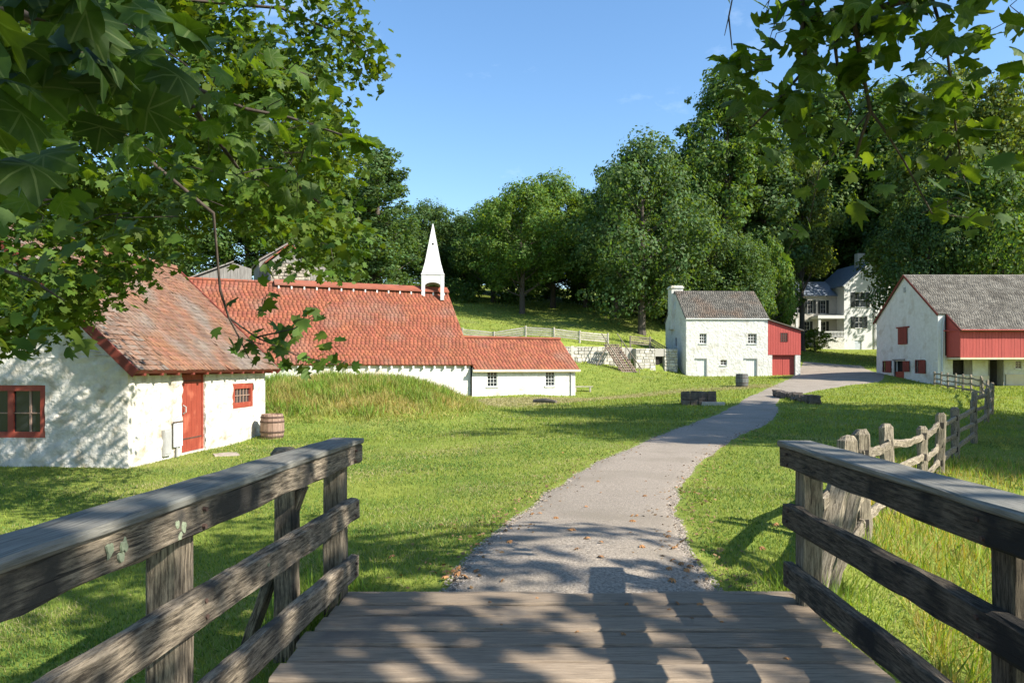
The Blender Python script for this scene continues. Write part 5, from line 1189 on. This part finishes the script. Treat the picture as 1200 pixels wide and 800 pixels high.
# ------------------------------------------------------------------ grass, weeds, pebbles, fallen leaves
deckpoly = [(-1.7, -3), (2.15, -3), (2.15, 5.28), (-1.2, 5.32)]
def free(x, y, path=True):
    ok = ~inpoly(x, y, deckpoly)
    for fp in FOOT: ok &= ~inpoly(x, y, fp)
    if path:
        jr = np.random.default_rng(len(x)); ok &= ~inpoly(x + jr.normal(0, .07, len(x)), y, PATH) & ~inpoly(x, y, PAD)
    return ok
def blades(x, y, hgt, wid, seed, lean=.45, sink=.02):
    r2 = np.random.default_rng(seed); n = len(x); z = H(x, y) - sink
    a = r2.uniform(0, 2*np.pi, n); dx, dy = np.cos(a), np.sin(a); b_ = r2.uniform(0, 2*np.pi, n); l = np.abs(r2.normal(0, lean, n))*hgt
    p0 = np.stack([x - dx*wid/2, y - dy*wid/2, z], 1); p1 = np.stack([x + dx*wid/2, y + dy*wid/2, z], 1)
    p2 = np.stack([x + np.cos(b_)*l, y + np.sin(b_)*l, z + hgt], 1)
    return np.stack([p0, p1, p2], 1).reshape(-1, 3), np.arange(3*n).reshape(-1, 3)
def fan(n, y0, y1, seed, amax=.95, power=1.0):
    r2 = np.random.default_rng(seed); y = y0*(y1/y0)**(r2.uniform(0, 1, n)**power); x = y*r2.uniform(-amax, amax, n); return x, y
def lawn(name, n, y0, y1, seed, hf, wf, m, cond=None, lean=.45):
    x, y = fan(n, y0, y1, seed); ok = free(x, y)
    if cond is not None: ok &= cond(x, y)
    x, y = x[ok], y[ok]; r2 = np.random.default_rng(seed + 1)
    v, f = blades(x, y, hf(x, y)*r2.uniform(.55, 1.35, len(x)), wf(x, y), seed + 2, lean)
    return link(name, fast(name, v, f), m, None, 'stuff')
onmound = lambda x, y: (np.abs((x + 6.9)/5.2)**3 + np.abs((y - 31.2)/6.4)**2.6 < 1.0 + .25*np.sin(x*1.7 + y))
ravine = lambda x, y: (x > 2.2) & (x > 1.1 + .36*y) & (y < 17)
lawn('lawn_grass', 330000, 2.4, 20, 100, lambda x, y: .045 + .001*y, lambda x, y: .0045 + .0009*y, M['grass'], lambda x, y: ~ravine(x, y))
lawn('lawn_grass', 170000, 20, 78, 110, lambda x, y: .07 + .0015*y, lambda x, y: .003 + .0011*y, M['grass'], lambda x, y: ~onmound(x, y) & ~inpoly(x, y, TRACK))
lawn('hill_grass', 60000, 78, 135, 120, lambda x, y: .2 + 0*y, lambda x, y: .0013*y, M['grass'])
mnd = lambda x, y: np.abs((x + 6.9)/5.2)**3 + np.abs((y - 31.2)/6.4)**2.6
r2 = np.random.default_rng(130); x = r2.uniform(-12.8, -1.0, 90000); y = r2.uniform(23.5, 39, 90000); mv = mnd(x, y); ok = (mv < r2.uniform(.7, 1.55, len(x))) & free(x, y); x, y, mv = x[ok], y[ok], mv[ok]
hh_ = r2.uniform(.10, .36, len(x))*np.clip(1.25 - .62*mv, .25, 1)*(.75 + .45*np.sin(x*1.9 + 2*np.sin(y*1.1))**2)*np.where(r2.random(len(x)) < .06, 1.9, 1)
k_ = r2.random(len(x)) < np.where(mv < .95, .9, .45)
v, f = blades(x[k_], y[k_], hh_[k_], np.full(k_.sum(), .028), 131, .75); link('long_grass', fast('long_grass', v, f), M['tall'], None, 'stuff')
v, f = blades(x[~k_], y[~k_], hh_[~k_]*.9, np.full((~k_).sum(), .045), 132, .8); link('long_grass', fast('long_grass', v, f), M['grass'], None, 'stuff')
cx_ = r2.uniform(-11, -2.5, 60); cy_ = r2.uniform(25, 36, 60); ii = r2.integers(0, 60, 9000); x = cx_[ii] + r2.normal(0, .35, 9000); y = cy_[ii] + r2.normal(0, .35, 9000); ok = (mnd(x, y) < 1) & free(x, y); x, y = x[ok], y[ok]
v, f = blades(x, y, r2.uniform(.15, .5, len(x)), np.full(len(x), .06), 134, .6); link('mound_weeds', fast('mound_weeds', v, f), M['weed'], None, 'stuff')
x = r2.uniform(-13.2, -9.8, 9000); y = r2.uniform(25, 33, 9000); ok = free(x, y); x, y = x[ok], y[ok]
v, f = blades(x, y, r2.uniform(.3, .8, len(x)), np.full(len(x), .045), 133, .45); link('tall_weeds', fast('tall_weeds', v, f), M['weed'], None, 'stuff')
# clover and darker weeds in drifts through the mown lawn, dry thatch between
nC = 420; cy_ = 4.5*(30/4.5)**r2.uniform(0, 1, nC); cx_ = cy_*r2.uniform(-.8, .75, nC); ii = r2.integers(0, nC, 90000); sp_ = (.12 + .02*cy_)[ii]
x = cx_[ii] + r2.normal(0, 1, 90000)*sp_*1.6; y = cy_[ii] + r2.normal(0, 1, 90000)*sp_; ok = free(x, y) & ~onmound(x, y) & ~ravine(x, y); x, y = x[ok], y[ok]; dr_ = (ii[ok] % 3 == 0)
v, f = blades(x[~dr_], y[~dr_], .045 + .001*y[~dr_], .012 + .0012*y[~dr_], 171, 1.1); link('clover', fast('clover', v, f), M['clover'], None, 'stuff')
v, f = blades(x[dr_], y[dr_], .05 + .001*y[dr_], .004 + .001*y[dr_], 172, 1.2); link('dry_thatch', fast('dry_thatch', v, f), M['dry'], None, 'stuff')
lawn('rough_grass', 90000, 2.2, 17, 140, lambda x, y: .16 + 0*y, lambda x, y: .006 + .0009*y, M['tall'], lambda x, y: ravine(x, y), lean=.7)
lawn('rough_weeds', 50000, 2.2, 17, 145, lambda x, y: .20 + 0*y, lambda x, y: .012 + .0011*y, M['weed'], lambda x, y: ravine(x, y), lean=.7)
# the dry worn track across the mown grass
x = r2.uniform(-8, 40, 260000); y = r2.uniform(24, 66, 260000); jx = x + r2.normal(0, .5, len(x)); jy = y + r2.normal(0, .7, len(x)); ok = inpoly(jx, jy, TRACK); x, y = x[ok], y[ok]
v, f = blades(x, y, np.full(len(x), .075)*r2.uniform(.6, 1.4, len(x)), np.full(len(x), .07), 151, .8); link('dry_grass', fast('dry_grass', v, f), M['dry'], None, 'stuff')
# long grass tufts at the foot of the leaning post and of the bridge posts
tx, ty = [], []
for cx_, cy_, n, s_ in ((2.3, 5.5, 260, .18), (2.1, 5.3, 120, .12), (-1.35, 5.45, 200, .18), (3.6, 7.5, 160, .15), (2.6, 5.9, 160, .2), (-1.5, 5.0, 120, .15)):
    tx.append(r2.normal(cx_, s_, n)); ty.append(r2.normal(cy_, s_, n))
x, y = np.concatenate(tx), np.concatenate(ty); ok = free(x, y); x, y = x[ok], y[ok]
v, f = blades(x, y, r2.uniform(.12, .34, len(x)), np.full(len(x), .012), 161, .6); link('tuft_grass', fast('tuft_grass', v, f), M['weed'], None, 'stuff')
# pebbles on the path
x, y = fan(150000, 5.3, 26, 170, .45); ok = inpoly(x - .1, y, PATH) & inpoly(x + .1, y, PATH); x, y = x[ok], y[ok]; n = len(x); s_ = r2.uniform(.003, .010, n)*(1 + .03*y); z = H(x, y) + .012
oct_ = np.array([(1, 0, 0), (0, 1, 0), (-1, 0, 0), (0, -1, 0), (0, 0, .7)]); v = np.stack([x, y, z], 1)[:, None, :] + oct_[None]*s_[:, None, None]*r2.uniform(.7, 1.3, (n, 5, 1))
f = (np.array([(0, 1, 4), (1, 2, 4), (2, 3, 4), (3, 0, 4)])[None] + (np.arange(n)*5)[:, None, None]).reshape(-1, 3)
link('pebbles', fast('pebbles', v.reshape(-1, 3), f), M['pebble'], None, 'stuff')
# leaf litter where the path meets the bridge and along its edges
n = 2600; e_ = r2.integers(0, 2, n); half = len(PATH)//2; ii = np.clip((np.abs(r2.normal(0, .16, n))*half).astype(int), 0, half - 2); P_ = np.array(PATH); pe = np.where(e_[:, None] == 0, P_[ii], P_[::-1][ii])
x = pe[:, 0] + r2.normal(0, .22, n); y = pe[:, 1] + r2.normal(0, .3, n); ok = free(x, y, False) & (y > 5.3); x, y = x[ok], y[ok]; n = len(x); z = H(x, y) + .025
a_ = r2.uniform(0, 6.28, n); s_ = r2.uniform(.008, .03, n); k_ = np.stack([np.cos(a_), np.sin(a_), r2.normal(0, .3, n)], 1)*s_[:, None]; l_ = np.stack([-np.sin(a_), np.cos(a_), r2.normal(0, .4, n)], 1)*s_[:, None]*.6; c_ = np.stack([x, y, z], 1)
link('leaf_litter', fast('leaf_litter', np.stack([c_ - k_, c_ + l_, c_ + k_, c_ - l_], 1).reshape(-1, 3), np.arange(4*n).reshape(-1, 4)), M['litter'], None, 'stuff')
# dry leaves
vs, fs = leaf_mesh(False, .5); dl = bpy.data.meshes.new('fallen_leaf'); dl.from_pydata([(x_, y_, z_*1.6 + .03) for x_, y_, z_ in vs], [], fs); dl.update(); dl.materials.append(M['dryleaf'])
rr = random.Random(4)
def drop(x, y, z, s_, where, group):
    o = link('fallen_leaf', dl, None); o.location = (x, y, z); o.rotation_euler = (rr.uniform(-.3, .3), rr.uniform(-.3, .3), rr.uniform(0, 6.3)); o.scale = (s_,)*3
    tag(o, 'dry brown fallen leaf lying on the ' + where, 'leaf', group)
n = 0
while n < 44:
    px, py = rr.uniform(440, 830), rr.uniform(560, 690); x, y = G(px, py)
    if inpoly(np.array([x]), np.array([y]), PATH)[0] and y > 5.4: drop(x, y, h(x, y) + .04, rr.uniform(.045, .10), 'gravel path near the bridge', 'dry leaves on the gravel path'); n += 1
for i in range(20):
    px, py = rr.uniform(330, 1130), rr.uniform(530, 690); x, y = G(px, py)
    if free(np.array([x]), np.array([y]))[0]: drop(x, y, h(x, y) + .05, rr.uniform(.06, .11), 'mown grass beside the path', 'dry leaves on the grass')
for i in range(14): drop(rr.uniform(-.9, 1.7), rr.uniform(3.6, 5.1), -.004, rr.uniform(.03, .07), 'bridge planks', 'dry leaves on the bridge deck')
# a broken twig on the lawn left of the bridge
a = G(128, 592); tw = MB(); tw.tube([(a[0], a[1], h(*a) + .05), (a[0] + .13, a[1] - .02, h(*a) + .07), (a[0] + .2, a[1] + .05, h(*a) + .06)], [.012, .01, .006], 5); tw.tube([(a[0] + .13, a[1] - .02, h(*a) + .07), (a[0] + .22, a[1] + .1, h(*a) + .24)], [.007, .003], 4)
tag(obj('broken_twig', tw, M['fence']), 'pale broken twig lying on the shaded lawn near the cottage', 'twig')
